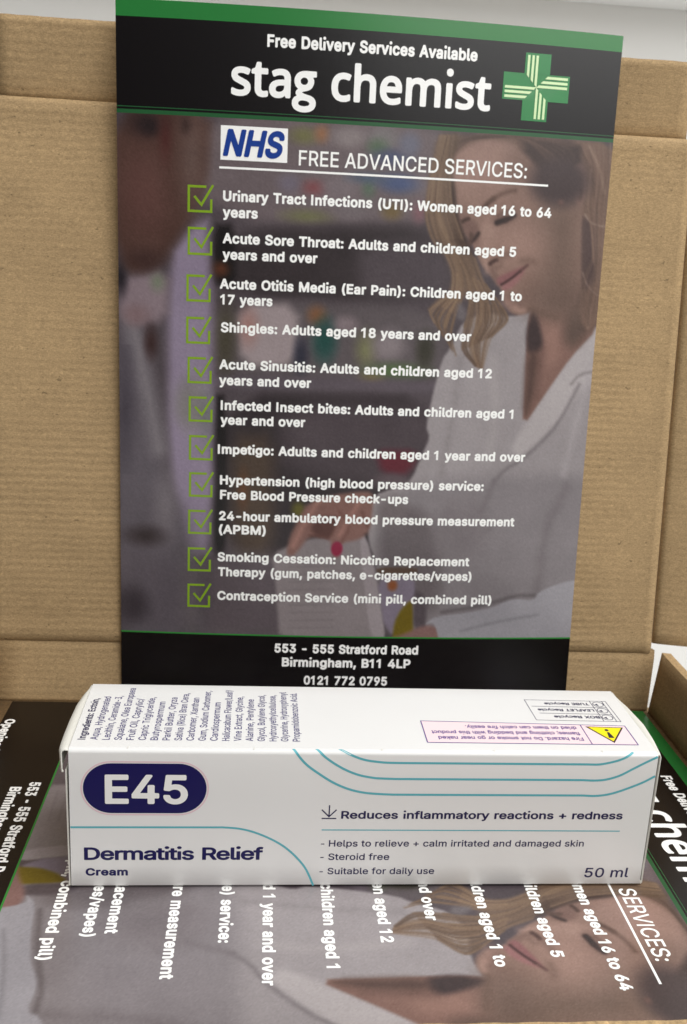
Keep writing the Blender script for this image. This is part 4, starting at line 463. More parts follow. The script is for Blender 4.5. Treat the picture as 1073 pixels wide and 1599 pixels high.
ink_white = ink('white_letters', (250, 250, 248)); ink_cross = ink('cross_green_ink', (36, 128, 66)); ink_pale = ink('pale_green_ink', (214, 240, 186))
ink_blue = ink('blue_ink', (18, 58, 142)); ink_tick = ink('tick_green_ink', (126, 160, 34))

board = mottled('carton_board', (.79,.79,.785), .014, 60, .27, .5, .3, 70)
flap_board = mottled('carton_flap_board', tuple(c * k for c, k in zip((.79,.79,.785), (.90, .885, .82))), .015, 120, .45, .4, .04, 2600)
navy = mat('navy_ink', tuple(lin((8, 4, 80))), .35); navy_text = mat('navy_text_ink', tuple(lin((26, 22, 74))), .4)
teal = mat('teal_ink', tuple(lin((92, 176, 188))), .4); rose = mat('rose_ink', tuple(lin((226, 196, 204))), .4)
blush = mat('blush_ink', tuple(lin((246, 222, 226))), .4); yellow = mat('yellow_ink', tuple(lin((250, 232, 24))), .4)
purple = mat('violet_ink', tuple(lin((88, 60, 140))), .4); carton_white = mat('carton_reversed_letters', (.88, .88, .86), .35); small_print = mat('small_print_ink', tuple(lin((84, 80, 124))), .4)
dark_ink = mat('dark_ink', tuple(lin((40, 36, 50))), .4)

# ------------------------------------------------------------------ setting: table top, room wall
def box_mesh(name, x0, x1, y0, y1, z0, z1, m, parent=None, bev=0.0):
    V = [(x, y, z) for z in (z0, z1) for y in (y0, y1) for x in (x0, x1)]
    F = [(0, 2, 3, 1), (4, 5, 7, 6), (0, 1, 5, 4), (2, 6, 7, 3), (0, 4, 6, 2), (1, 3, 7, 5)]
    o = mesh_obj(name, [tuple(MM * c for c in v) for v in V], F, m, parent)
    if bev:
        b = o.modifiers.new('bevel', 'BEVEL'); b.width = bev * MM; b.segments = 3
        for p in o.data.polygons: p.use_smooth = True
    return o
tag(box_mesh('table_top', -900, 1100, -700, 446, -33, -3.3, white_top, None, 2), kind='structure')
tag(box_mesh('room_wall', -1500, 1900, 450, 500, -800, 1600, wall_m), kind='structure')
rail = box_mesh('wall_rail', -1400, 1800, 400, 449.5, 318.5, 372, rail_m, None, 2)
rail.rotation_euler = (0, 0.0, 0)
tag(rail, 'white ledge along the wall above the top right corner of the open box', 'rail')

# ------------------------------------------------------------------ postal box with its lid standing open
boxr = empty('postal_box', (0.105, -0.08, -0.0033))
tag(boxr, 'open brown corrugated cardboard postal box with its lid standing upright', 'cardboard box')
def bw(v): return (v[0] * MM - .105, v[1] * MM + .08, v[2] * MM + .0033)   # world mm -> box-local metres
def slab(name, quad, thick, m, parent, nx=1, nz=1, prof=None, edge=None, jit=0.0, sag=0.0):
    """thick board from a quad (bottom-left, bottom-right, top-right, top-left of its visible face), thickness away from the face"""
    A, B, Cc, D = (np.array(q, float) for q in quad)
    nn = np.cross(B - A, D - A); nn /= np.linalg.norm(nn)
    rnd = random.Random(name); tw = [rnd.uniform(-1, 1) for _ in range(nx + 1)]
    P, F = [], []
    for side in (0, 1):
        for j in range(nz + 1):
            t = j / nz
            for i in range(nx + 1):
                s = i / nx
                q = A * (1 - s) * (1 - t) + B * s * (1 - t) + Cc * s * t + D * (1 - s) * t
                up = (D - A) / np.linalg.norm(D - A)
                if j == nz: q = q + up * (tw[i] * jit - sag * math.sin(math.pi * min(1, max(0, (s - .12) / .76))))
                q = q - nn * thick * side
                if prof: q = q + nn * prof(s, t, side)
                P.append(bw(q))
    n1 = (nx + 1) * (nz + 1)
    for j in range(nz):
        for i in range(nx):
            a = j * (nx + 1) + i
            F.append((a, a + 1, a + nx + 2, a + nx + 1)); F.append((n1 + a, n1 + a + nx + 1, n1 + a + nx + 2, n1 + a + 1))
    nf = len(F)
    for i in range(nx):
        F.append((i, n1 + i, n1 + i + 1, i + 1)); a = nz * (nx + 1) + i; F.append((a, a + 1, n1 + a + 1, n1 + a))
    for j in range(nz):
        a = j * (nx + 1); F.append((a, a + nx + 1, n1 + a + nx + 1, n1 + a)); b = a + nx; F.append((b, n1 + b, n1 + b + nx + 1, b + nx + 1))
    o = mesh_obj(name, P, F, m, parent)
    if edge:
        o.data.materials.append(edge)
        for k in range(nf, len(F)): o.data.polygons[k].material_index = 1
    for k in range(nf): o.data.polygons[k].use_smooth = True
    return o
Z0 = -0.3
slab('floor_panel', [(-10, -167, Z0), (216, -167, Z0), (216, 4, Z0), (-10, 4, Z0)], 2.9, kraft_dark, boxr)
def roll(w, a): return lambda s, t, side: (a * math.exp(-((1 - t) / w) ** 2)) if side == 0 else 0
slab('back_wall', [(-9, 1.75, Z0), (212, 1.3, Z0), (213.4, 4.7, 20.6), (-9, 4.7, 20.6)], 3, kraft_dark, boxr, 20, 24, roll(.08, -.5), kraft_edge)
slab('side_wall', [(212, .4, Z0), (212, -163, Z0), (213.9, -163, 21.6), (213.9, .4, 21.6)], 3.2, kraft_dark, boxr, 40, 4, None, kraft_edge, .12)
slab('side_wall', [(-9, -163, Z0), (-9, .4, Z0), (-10.5, .4, 21.6), (-10.5, -163, 21.6)], 3.2, kraft_dark, boxr, 40, 4, None, kraft_edge, .12)
slab('front_wall', [(215, -160.2, Z0), (-12, -160.2, Z0), (-12, -161, 21.5), (215, -161, 21.5)], 3.2, kraft_dark, boxr, 90, 4, None, kraft_edge, .12, .7)
lid = bpy.data.objects.new('lid', None); C.objects.link(lid); lid.parent = boxr; lid.location = (0, 0, 0)
def lp(x, z, dy=0.0): return (x, 3 + .063 * z + dy, z)
def crease(s, t, side):
    z = 20 + t * 165
    return -.55 * math.exp(-((z - 20) / 1.1) ** 2) + .35 * math.exp(-((z - 23.5) / 2.2) ** 2) - .5 * math.exp(-((z - 185) / .9) ** 2) + .3 * math.exp(-((z - 182) / 2.0) ** 2) + .45 * math.exp(-((1 - s) / .008) ** 2) if side == 0 else 0
slab('lid_panel', [lp(-6, 19.6), lp(211.4, 19.6), lp(206.6, 185), lp(-3, 185)], 3, kraft_lid, lid, 90, 110, crease, kraft_edge)
tf = math.radians(8)
def tk(x, d): return (x, 3 + .063 * 185 + 4.3 - math.sin(tf) * d, 184.6 + math.cos(tf) * d)
slab('tuck_flap', [tk(-2, 0), tk(206, 0), tk(204, 22.4), tk(-2, 22.4)], 3, kraft_lid, lid, 60, 12, lambda s, t, side: -.3 * math.exp(-(t / .06) ** 2) if side == 0 else 0, kraft_edge, .1)
slab('side_flap', [lp(211.9, 23.3), lp(236, 23.3, -5), lp(230, 180, -5), lp(207.2, 184)], 3, kraft_lid, lid, 12, 40, lambda s, t, side: -.35 * math.exp(-(s / .05) ** 2) if side == 0 else 0, kraft_edge)
slab('side_flap', [lp(-30, 24, -5), lp(-6.6, 23.3), lp(-3.5, 184), lp(-26, 180, -5)], 3, kraft_lid, lid, 12, 40, None, kraft_edge)

# ------------------------------------------------------------------ the printed photograph: painted with soft shapes on a fine grid
PAINT = """
p|3|116,106,110|0|21.5 28.1 100.1 27.2 101.1 56.2 25.5 58.9
e|2|119,117,86|0|53.9 33.7 3.7 2.1
e|2|147,113,90|0|59.1 32.9 1.9 2.1
e|2|136,128,130|0|67 33.4 4.9 2.8
e|2|124,120,122|0|77.4 33.3 4.2 3.2
e|2|100,116,99|0|75.7 35.8 2.7 2.1
e|2|88,94,120|0|80 38.4 5 2.1
e|2|113,113,127|0|85.1 34.5 3.1 3.2
e|2|131,86,91|0|57.2 48 3 1.8
e|2|119,112,124|0|50 47.1 3 2.5
e|2|123,114,119|0|65.7 47.4 5.3 3.3
e|2|100,115,103|0|73.6 47.4 1.7 2.2
e|2|88,99,130|0|82.3 45.5 5.4 2.5
e|2|87,102,122|0|73.2 44.5 3.8 1.1
e|2|116,116,88|0|55.6 56.2 5.7 1.6
e|2|121,106,79|0|80.8 53.6 2.7 2.2
e|2|131,101,108|0|89.2 53.5 1.8 2.6
e|2|120,112,116|0|68.9 54.3 5.4 2.6
e|2|127,115,117|0|95.6 47.3 2 11.1
p|3|70,62,66|0|28.1 61.9 99.2 56.7 99.8 80.5 28.4 79.1
p|4|92,84,90|0|71.2 63.2 99.4 60.4 99.7 80 72 79.2
p|2|36,30,33|0|28.1 60 34.1 59.8 34.5 77.9 28.3 76.3
e|2|104,66,46|0|30.4 72.5 2.3 2.2
p|3|104,97,101|0|28.4 81.9 100.8 80.9 101.3 104.4 28.7 106.3
p|2.2|152,142,145|0|36.1 82.3 53.8 81.6 54.4 100.5 36.4 101.1
e|3|156,124,120|0|38.9 89.1 2.3 4.2
e|2.5|84,79,68|0|32 93.2 2.7 9.7
e|2|64,64,80|0|55.1 97.1 2 5.1
e|2.6|134,98,72|0|59.5 84.8 2.3 2.3
e|3|40,88,84|0|62.2 92.4 3.1 5.4
e|2|132,121,126|0|68.6 87.5 3.5 2.7
e|3|128,128,100|0|75.1 94.6 2.8 4.3
e|3.2|136,128,132|0|81.9 93.2 4.8 4.3
e|2.6|92,120,74|0|85.3 100.9 6.8 1.8
e|2.4|140,126,76|0|77.1 103.8 2.4 1.4
e|2|74,72,64|0|93.4 94.4 2.6 5.1
p|2|104,96,104|0|28.7 103.8 102.3 103.2 102.6 107.5 28.7 108.4
p|2.5|66,58,63|0|28.7 109.6 102.6 108.3 102.8 162.2 29.4 161.3
p|5|90,81,87|0|49.6 112.4 101.7 110.8 95.2 139.1 50.2 134.1
p|4|90,76,66|0|34.4 122.5 47.5 122.1 48.5 161.1 35.1 161.5
p|1.6|34,28,31|0|28.8 110.4 32.3 110.3 33.1 161.2 29.4 161.3
e|1.6|108,104,46|0|55.8 145.5 2 2.5
e|2|112,78,54|0|38.3 139.6 1.4 4.5
p|2|112,48,64|0|79.3 125.9 92.8 125.6 91.8 130.5 88.7 133.5 81.9 132.8
e|1.5|106,94,100|0|84.7 135.6 5.3 2.5
e|1.5|72,58,62|0|88.6 138.8 3.3 2.5
p|4|104,96,102|0|0.3 161.5 55 159.3 86.3 166.7 87.4 190.5 0.1 192.8
p|4|92,86,94|0|0.3 164.9 26.6 163.9 27 191.8 0.1 192.8
p|2.5|140,130,148|0|14.6 69.4 21.7 60.3 27.5 57.9 29.4 159.6 20.5 162.4 14.8 133.3
e|3|132,128,130|0|22.1 113.4 5.1 7.9
e|2.5|118,118,122|0|26.5 116.8 1.6 6
p|4|106,100,108|0|-1.4 86.2 7 90.7 12.4 117.4 14.8 139.4 20.8 147.4 23.2 191.9 -2.4 192.9
l|4|134,129,134|1.68|3.9 88.2 7.7 105.7 12 127.4
e|4|126,120,126|0|14 146.6 2.8 8.3
e|3|68,58,62|0|7.6 155.4 4.8 2.5
e|4|78,72,80|0|3.1 178.6 5.3 5.6
e|3|86,80,90|0|1.8 115.8 1.8 14
e|4|112,106,110|0|22.7 174.7 2.5 12.9
p|2.5|136,123,130|0|-1 76.7 15 73.1 14.6 89.1 0.4 88.3
e|2.5|132,114,118|0|5.1 87 3.8 3
e|2.5|120,128,112|0|11.6 77 1.5 1.9
e|2|72,50,50|0|9.6 95 1.5 3.5
e|2|50,44,52|0|0.7 76.7 1.5 3.7
p|2.6|94,70,64|0|-1.1 29.1 27 27.8 25.7 47.2 21.7 58.1 18 63.8 13.8 69.8 8.2 74.1 2.9 74.4 0.6 68.5 -1.2 64.6
e|4|112,94,90|0|21.6 42 3.3 10.7
e|3|82,60,57|0|7.8 70.1 4.9 2.6
e|4|62,46,48|0|8 32.5 4 2.8
e|2.2|54,40,44|0|9.1 33.5 2 1.9
e|2.2|92,52,50|0|13.8 36.3 1.3 4.6
e|2|72,54,52|0|19.7 32.5 1.1 1.6
e|5|104,76,72|0|7.7 51.5 6.3 10.8
p|0.7|150,145,148|0|104.9 84.6 112 82 120.3 83 125.9 80.7 147.8 85.4 155.2 83.7 165.2 190.6 97 190.4 93.2 179.5 82.1 166.7 81.5 162.5 78.7 155.8 78 149.9 79.4 140.1 87.9 137 90.1 136.3 92.2 132.8 92.7 131.1 95 125.1 96.4 121.2 95 117.8 96.8 106.5 99 96.5 101 93.7
p|4|134,129,133|0|92.9 135 143.4 132 160.3 136.1 165.2 190.6 85.3 190.5 79 145.7
p|3|114,107,111|0|83.2 145.6 93.4 143.3 100.4 149.5 103.6 175.1 93.4 183.8 81.5 162.5
p|1.5|164,159,161|0|155.1 82.7 147.8 85.4 140.5 94.6 133.6 105.5 126.1 117.7 122.7 124.5 126.3 127.3 132.2 121.8 138.1 115.5 143.8 106.8 149.5 99 152.6 90.8
l|1.2|122,116,120|0.264|144.1 103.2 138.1 116 132.3 122.7 126.3 128.2 121.8 130.7 118.3 134.9
l|1.6|124,118,122|0.36|118.3 134.9 114.8 145
l|1|120,114,118|0.192|112.2 149.7 115.3 152.2 118.2 150.5
l|2.5|138,133,136|0.6|104.9 96.3 103.3 116.4 101 132.8
l|2.5|158,153,155|0.72|115.1 96 117.6 116 115.4 128.4
l|3|122,116,120|0.72|142.7 136.3 136.3 151.2 135.6 170.6
l|2|160,155,158|0.6|149.2 88.9 144.8 111.3 141.2 132.1
l|1|128,122,124|0.168|149.1 99 144 99.9 141.3 103.2
l|2.5|120,114,117|0.6|103.9 145.2 102.8 162.2 100.7 177.2
e|3|120,112,115|0|85.6 145.6 4.5 4.6
e|5|128,122,126|0|108.5 151.5 8.5 10.6
p|0.6|132,106,99|0|127.4 79.5 143.2 77.3 148.6 85.4 140.5 94.6 133.6 105.5 126.3 117.4 126.1 103.7 125.5 90.7 125.6 82.3
p|3|144,117,109|0|130.3 83.7 136.1 83.4 136.4 96.3 132.4 98.5
p|3|102,86,80|0|137.8 78.3 144.5 78 146.9 85.4 141 92.2 137.5 89.3
p|1.2|76,62,64|0|126.5 80.7 128 81.4 130.8 89.9 130.7 93.1 126.2 94.1 125.2 87.8
p|2|98,78,73|0|125.9 93.3 129.8 93.1 129.9 104.4 126.6 115.4
l|2|118,94,88|0.36|130.6 92.5 130.2 107.6
p|1|122,101,91|0|121.6 30.3 149.5 29.8 149.6 44.3 149 63.4 149.3 83 146.2 87 142.2 83.2 138.5 54.3 135.6 50.7 128.7 38.1
p|1.2|84,68,70|0|139.3 52 143.8 53.3 146.5 63.5 146.4 71.3 142.1 75.4 139.8 63.8
l|0.5|168,153,145|0.192|141.1 51.4 143 53.7 146 54.5 148.1 54.6
l|0.5|152,137,130|0.144|141.9 68.7 143.5 72.2 145.9 74.4 148.1 75.5
l|0.8|150,130,118|0.24|140.3 31.5 144.2 37.1 146.7 44.5
l|0.8|104,84,76|0.24|137.3 31.7 142.1 39.1 144.7 50.2
l|0.8|140,120,108|0.192|143.8 75.3 146.1 81.1 145.2 85.5
p|0.8|142,119,111|0|98.3 35.5 103.3 30.9 115.9 29.4 125.9 29.9 137.3 31.7 140 44.8 140.1 54.3 142.3 77.3 134.7 81.5 129.3 79.8 126.3 80.9 123.9 82.1 121.5 82.4 119.6 81.7 117.9 79.2 116.9 76.4 115.7 74.5 114.4 73 112.8 71.2 111.7 69.7 109.4 67.9 107.8 65.3 106.6 63.1 105.5 61.1 103.5 59.1 101.5 55.3 100.2 50.7 98.9 43.5
p|9|120,102,94|0|127.4 45.6 138.8 44.9 142.1 78.9 132.9 80.4 128.9 72 127.9 60.6
e|6|114,96,89|0|134.8 77.6 8.4 4.3
e|7|153,129,122|0|107.2 39.7 7.1 5.5
e|7|152,128,120|0|121 61.9 6.1 4.9
e|6|128,107,100|0|120.7 38.6 4.8 5.5
e|2.5|126,104,98|0|102.5 56.5 1.6 3.7
e|2.5|154,131,123|0|111.4 57.6 1.8 4.9
e|2.5|148,124,117|0|119.1 78.2 2.5 2.3
p|1.3|80,64,62|0|117.2 30.1 137.8 30.5 138.4 37.1 136.7 44.3 133.5 45.2 129.7 43.9 126 39.7 122.5 36.6 119.3 33.9
p|1.6|112,92,84|0|96.5 31.3 118.9 30 120.7 34.2 116.1 31.9 108.1 31 101.5 33.6 98.4 37
s|26|2,0,0|0|98.4 36.3 104.3 31.9 114 30.6 120.1 31.7 126.5 36.4 134.5 43.3 96.5 31.7 104.2 30.7 116 30 126 30.2 136.2 31.2 137.9 36.1
s|34|1,0,0|0|137.3 31.7 140.6 37.7 140.8 48.6 143 54.1 144.8 63.6 142.6 71.4 144.4 83.1 147.5 30.5 147.9 40.6 147.4 52 147.8 63.4 147.4 73.2 147.6 83 146.2 86.6
p|0.7|142,117,108|0|135.4 38.1 137.5 36.4 139.7 37.8 140.7 42.9 140.2 47.1 139 49 137.2 47.3
e|0.7|104,82,76|0|139 44.5 0.7 2.1
p|1.6|116,99,88|0|93.4 31.2 100.7 30.4 99 34.8 98.1 38.4 98.2 44.4 99.7 52.6 102.8 60.5 106.4 65.9 108.7 70.4 108.3 75.2 106.7 78.7 104 77.3 102.5 73.1 100.2 69.4 98 65 93.9 60.7 91.3 53.8 91.8 43.1
p|1.2|78,61,55|0|97.7 43.5 99.1 43.8 100.5 52.6 103.1 59.1 106.3 64.6 103.5 64 100.8 60.4 98.7 52.7
p|1.5|104,86,72|0|94.6 31.8 99.6 31.2 98.1 37.4 98 47.2 96 41.8
s|110|0,0,0|0|93.8 31.5 91.8 43 91.1 53.8 93.5 60.7 97.1 64.7 98.8 31.6 97.9 40.3 99 50.8 102.8 60.3 107.2 66.3
s|70|3,0,0|0|96.7 63.9 99.9 70.4 99.5 76.1 95.7 79.2 93.4 81.6 95.3 85 101.1 64.7 103.6 71.2 104 77.9 102.3 82.8 101.1 88.6 103.2 95.4
s|120|3,0,0|0|100.7 64.1 104.8 71.1 106.5 78.7 105.4 86.5 105.1 93.4 109.5 98.2 108 66.2 111.4 73.7 117 80.3 118.7 84.1 114.2 89.1 112 99.1
p|1.2|112,106,110|0|102.9 78.9 105.9 82.2 105.3 85 102.5 84.3
p|1.2|126,103,97|0|102.6 55.6 103.9 53.9 106.7 55.4 108.1 58.2 107.2 61.4 105.5 61.7 104.4 59.2
l|0.6|84,64,58|0.48|102.6 55.4 103.3 54.8 104.3 54.5
l|0.55|78,62,60|0.54|105.5 61.3 106.6 60.3 107.8 58.6
l|0.7|104,84,78|0.6|105.2 61.7 105.5 60.5 105.5 59
l|1.6|156,133,125|0.84|109.6 56.7 110.1 61.8 110.5 66.3 111.5 69.5
l|1.2|128,106,99|0.48|112.1 67.7 113.6 68.6 115.4 67.8
l|0.6|88,66,63|0.6|112.1 67.3 112.9 66.6 114 66.1
l|1.2|126,104,98|0.72|112.8 69.3 114 71.1 115 72.8
l|1.6|128,106,99|0.72|115.2 65.6 116.3 64.5 118.3 64.1
p|0.7|140,103,105|0|115.2 73.7 114.3 72.1 115.2 70.9 117.9 69.7 123.4 67.3 121 70 119.2 71.9 116.5 73.3
p|0.8|150,114,115|0|116.2 73.4 119.2 71.9 121 70 123.4 67.5 123 69.6 121.6 72 119.7 74.1 117.4 75.2 116.2 74.6
l|0.45|84,58,60|0.36|116.1 73.4 117.7 72.4 119.6 71 121.7 69.2
l|0.6|100,74,72|0.36|121.7 69.2 122.9 68.1 123.9 67.2
l|1.5|128,106,98|0.72|122.2 66.1 124.2 65.7 126.1 66.4
l|1.4|130,108,102|0.72|119.2 76.6 120.9 77.9 122.5 78.7
p|1.5|132,109,102|0|111.8 55.9 111.1 51.7 115.7 49.8 119.7 51.2 119 54.3 115.6 56.1
l|0.6|66,50,50|0.84|113.3 55.2 114.6 54.7 116 54.2
l|0.6|74,57,56|0.72|116 54.2 117.4 53.6 118.4 52.8
l|0.8|112,90,84|0.48|113.4 52.9 115.1 51.9 117.2 51.2
l|1.3|146,123,115|0.6|112.7 52.2 114.7 50.9 117 50.5
l|0.8|98,76,68|0.66|109 50.9 110.3 49.4 111.7 48.3
l|1|110,88,80|0.48|111.7 48.3 113.4 47.1 116.1 46 118.3 45.6
e|3|84,70,72|0|132.1 42.2 9 7
e|0.6|112,90,86|0|133 48.2 1 0.8
l|1|156,132,124|0.6|121 80.2 122.4 81.2 124 80.9
l|1.6|116,97,89|0.72|126.1 80.5 130.2 81.6 134.9 82.7
p|1|138,131,134|0|47.7 160.3 56.9 155 73.2 152.9 77.4 153.7 81.3 166.8 85.7 190.5 51.2 191.1 49.1 168.5
p|0.6|150,143,147|0|75.3 153.7 77.7 153.3 81.7 166.7 86.1 190.5 81.1 190.6
l|0.6|128,121,124|0.108|53.5 164.2 67.5 163.6
l|0.6|128,121,124|0.108|53.6 166.7 67.6 166.2
l|0.6|128,121,124|0.108|53.7 169.3 67.7 168.7
l|0.6|128,121,124|0.108|53.7 171.8 67.7 171.3
l|0.6|128,121,124|0.108|53.8 174.4 67.8 173.9
l|0.6|128,121,124|0.108|53.9 177 67.9 176.4
l|0.6|128,121,124|0.108|54 179.5 68 179
l|0.6|128,121,124|0.108|54 182.1 68.1 181.6
l|0.6|128,121,124|0.108|54.1 184.7 68.2 184.2
p|1|136,106,100|0|58.6 143.1 66.6 140.2 77.5 138.7 79.6 140.1 78.9 151.8 75.7 154.6 69.8 156 69.5 158.9 68.8 161 67.1 160.2 66.6 156 65.5 154.4 59.3 154.1 56.6 158.2 54.6 160.5 52.4 160.2 53.2 154.3 55.9 148.4
p|1|104,72,67|0|62.8 147.3 68.9 147.2 66.3 154.8 62.2 154 59.7 151.6
l|1|120,86,80|0.24|68.8 145.9 72.7 150.4 70 155.5
l|1.2|158,124,116|0.6|62.6 142 58.3 148.7 54.5 157.2
l|1.2|156,121,114|0.6|74.8 142.9 71.8 148.4 69.1 153.5
l|1|116,82,76|0.3|76.2 145.8 78 150.3
l|0.8|112,78,73|0.24|59.7 153.7 63 153.6 65.5 154.4
e|0.5|146,30,76|0|68.5 157.9 1.8 2.3
p|0.8|132,124,138|0|81.7 166.3 93.8 166.1 95.1 175.1 94 186 85.5 186.1
p|0.6|104,85,74|0|81.5 163.8 94.9 163.5 95 166.3 82.1 166.5
p|0.8|122,108,36|0|87.8 189.2 88.3 182.2 90.2 177.8 93 174.7 94.1 176 94.8 189.1
e|0.9|146,96,62|0|87 169.7 1.5 1.7
p|1|98,90,96|0|94 170.8 97.9 172.9 98.7 179.4 98.6 184.7 94.8 185.1
p|1|136,110,108|0|84.3 188.3 91.4 186.1 98.1 182.9 104.1 183.8 104.5 190.8 84.5 190.9
p|0.5|150,148,154|0|98.3 182.9 101.3 180.1 113.4 178.5 121 176.7 125 174.5 128.6 173.8 134.1 174.5 136.1 171.4 141.2 169.2 147 167.5 163 166.3 165.2 191.1 103.8 190.8 102.4 184.6 101 182
l|1.2|106,100,104|0.36|103.8 178.5 114.3 176.7 121.8 174.9 128.1 172.7 134.4 172.7
l|1|132,130,136|0.24|110.6 184.8 123.3 181.5 136.2 179.3
"""
U0, U1, V0, V1 = 0.0, 148.0, 30.0, 187.3
NU, NV = 400, 425
def sdf_poly(X, Y, pts):
    d = np.full(X.shape, 1e9); ins = np.zeros(X.shape, bool)
    n = len(pts)
    for i in range(n):
        a = pts[i]; b = pts[(i + 1) % n]; e = b - a; L = e @ e
        if L < 1e-9: continue
        t = np.clip(((X - a[0]) * e[0] + (Y - a[1]) * e[1]) / L, 0, 1)
        d = np.minimum(d, (X - a[0] - t * e[0]) ** 2 + (Y - a[1] - t * e[1]) ** 2)
        if a[1] != b[1]:
            c = ((a[1] > Y) != (b[1] > Y)) & (X < (b[0] - a[0]) * (Y - a[1]) / (b[1] - a[1]) + a[0])
            ins ^= c
    d = np.sqrt(d); return np.where(ins, -d, d)
def sdf_line(X, Y, pts):
    d = np.full(X.shape, 1e9)
    for a, b in zip(pts[:-1], pts[1:]):
        e = b - a; L = max(e @ e, 1e-9)
        t = np.clip(((X - a[0]) * e[0] + (Y - a[1]) * e[1]) / L, 0, 1)
        d = np.minimum(d, np.hypot(X - a[0] - t * e[0], Y - a[1] - t * e[1]))
    return d
def paint():
    us = np.linspace(U0, U1, NU); vs = np.linspace(V0, V1, NV)
    X, Y = np.meshgrid(us, vs)
    img = np.empty((NV, NU, 3)); img[:] = (92, 84, 90)
    pal = [[(88, 73, 66), (104, 88, 79), (126, 108, 94), (146, 125, 105), (154, 134, 114), (116, 98, 86), (76, 60, 54)],
           [(96, 78, 72), (124, 104, 94), (150, 130, 118), (88, 72, 70), (136, 114, 104)], [(68, 53, 52), (84, 67, 63), (104, 84, 77), (118, 97, 88)],
           [(112, 95, 84), (132, 113, 97), (150, 128, 106), (156, 134, 112), (124, 105, 92), (140, 118, 96), (90, 74, 66), (104, 88, 78)]]
    rr = np.random.RandomState(11); jobs = []
    for ln in PAINT.strip().split('\n'):
        k, b, c, wd, q = ln.split('|'); b = float(b); wd = float(wd)
        c = np.array([float(v) for v in c.split(',')]); q = np.array([float(v) for v in q.split()])
        if k != 's': jobs.append((k, b, c, wd, q, 1.0)); continue
        q = q.reshape(2, -1, 2)
        for _ in range(int(b)):      # single hairs and locks between two guide curves
            t = rr.rand(); t2 = np.clip(t + np.linspace(0, 1, q.shape[1]) * rr.normal(0, .22), 0, 1)[:, None]
            pts = q[0] * (1 - t2) + q[1] * t2; a = rr.randint(0, 3) if q.shape[1] > 5 else rr.randint(0, 2); e = q.shape[1] - rr.randint(0, 3)
            pts = np.array(smooth_curve(pts[a:e], 4)) if e - a > 2 else pts[a:e]
            col = np.array(pal[int(c[0])][rr.randint(len(pal[int(c[0])]))], float)
            soft = int(c[0]) != 3
            col = col * .75 + np.array((120, 102, 90)) * .25
            jobs.append(('l', rr.uniform(.25, .8), col, rr.uniform(.03, .26), pts.ravel(), rr.uniform(.2, .6) if soft else rr.uniform(.35, .8)))
    for k, b, c, wd, q, alpha in jobs:
        if k == 'e': x0, x1, y0, y1 = q[0] - q[2], q[0] + q[2], q[1] - q[3], q[1] + q[3]
        else:
            pts = smoothed(q.reshape(-1, 2), k); x0, y0 = pts.min(0) - wd; x1, y1 = pts.max(0) + wd
        m = 2 * b
        i0, i1 = np.searchsorted(us, [x0 - m, x1 + m]); j0, j1 = np.searchsorted(vs, [y0 - m, y1 + m])
        if i1 <= i0 or j1 <= j0: continue
        x, y = X[j0:j1, i0:i1], Y[j0:j1, i0:i1]
        if k == 'p': d = sdf_poly(x, y, pts)
        elif k == 'l': d = sdf_line(x, y, pts) - wd
        else: d = (np.hypot((x - q[0]) / q[2], (y - q[1]) / q[3]) - 1) * min(q[2], q[3])
        t = np.clip(.5 - d / (2 * b), 0, 1); a = (alpha * t * t * (3 - 2 * t))[..., None]
        img[j0:j1, i0:i1] = img[j0:j1, i0:i1] * (1 - a) + c * a
    rs = np.random.RandomState(3)
    def up(step):
        g = rs.normal(0, 1, (NV // step + 3, NU // step + 3)); yy = np.arange(NV) / step; xx = np.arange(NU) / step
        j = yy.astype(int); i = xx.astype(int); fy = (yy - j)[:, None]; fx = (xx - i)[None]
        return (g[j][:, i] * (1 - fy) * (1 - fx) + g[j + 1][:, i] * fy * (1 - fx) + g[j][:, i + 1] * (1 - fy) * fx + g[j + 1][:, i + 1] * fy * fx)
    img += (up(1) * 2.0 + up(3) * .6 + up(14) * 1.4 + up(40) * 2.5)[..., None]
    g = img.mean(2, keepdims=True); img = g + (img - g) * .88 + np.array([.6, 0, -1.2])
    img = 255 * (np.clip(img, 2, 255) / 255) ** 1.42 * 1.23      # printed contrast
    return lin(np.clip(img, 2, 255)) * K
def smoothed(pts, k):
    """round the corners a little: one pass of corner cutting"""
    out = []; n = len(pts)
    if k == 'l':
        if n < 3: return pts
        out = [pts[0]]
        for i in range(n - 1): out += [pts[i] * .75 + pts[i + 1] * .25, pts[i] * .25 + pts[i + 1] * .75]
        return np.array(out + [pts[-1]])
    for i in range(n):
        a, b = pts[i], pts[(i + 1) % n]; out += [a * .8 + b * .2, a * .2 + b * .8]
    return np.array(out)
IMG = paint()
def photo_material():
    m = mat('printed_photo', (.2, .2, .2), .27, .5); n, l, b = nodes(m)
    at = n.new('ShaderNodeAttribute'); at.attribute_name = 'print'
    l.new(at.outputs['Color'], b.inputs['Base Color'])
    tc = n.new('ShaderNodeTexCoord'); nb = n.new('ShaderNodeTexNoise'); nb.inputs['Scale'].default_value = 3500; nb.inputs['Detail'].default_value = 2
    l.new(tc.outputs['Object'], nb.inputs['Vector'])
    bu = n.new('ShaderNodeBump'); bu.inputs['Strength'].default_value = .05; bu.inputs['Distance'].default_value = .0002
    l.new(nb.outputs['Fac'], bu.inputs['Height']); l.new(bu.outputs[0], b.inputs['Normal'])
    return m
PHOTO = photo_material()
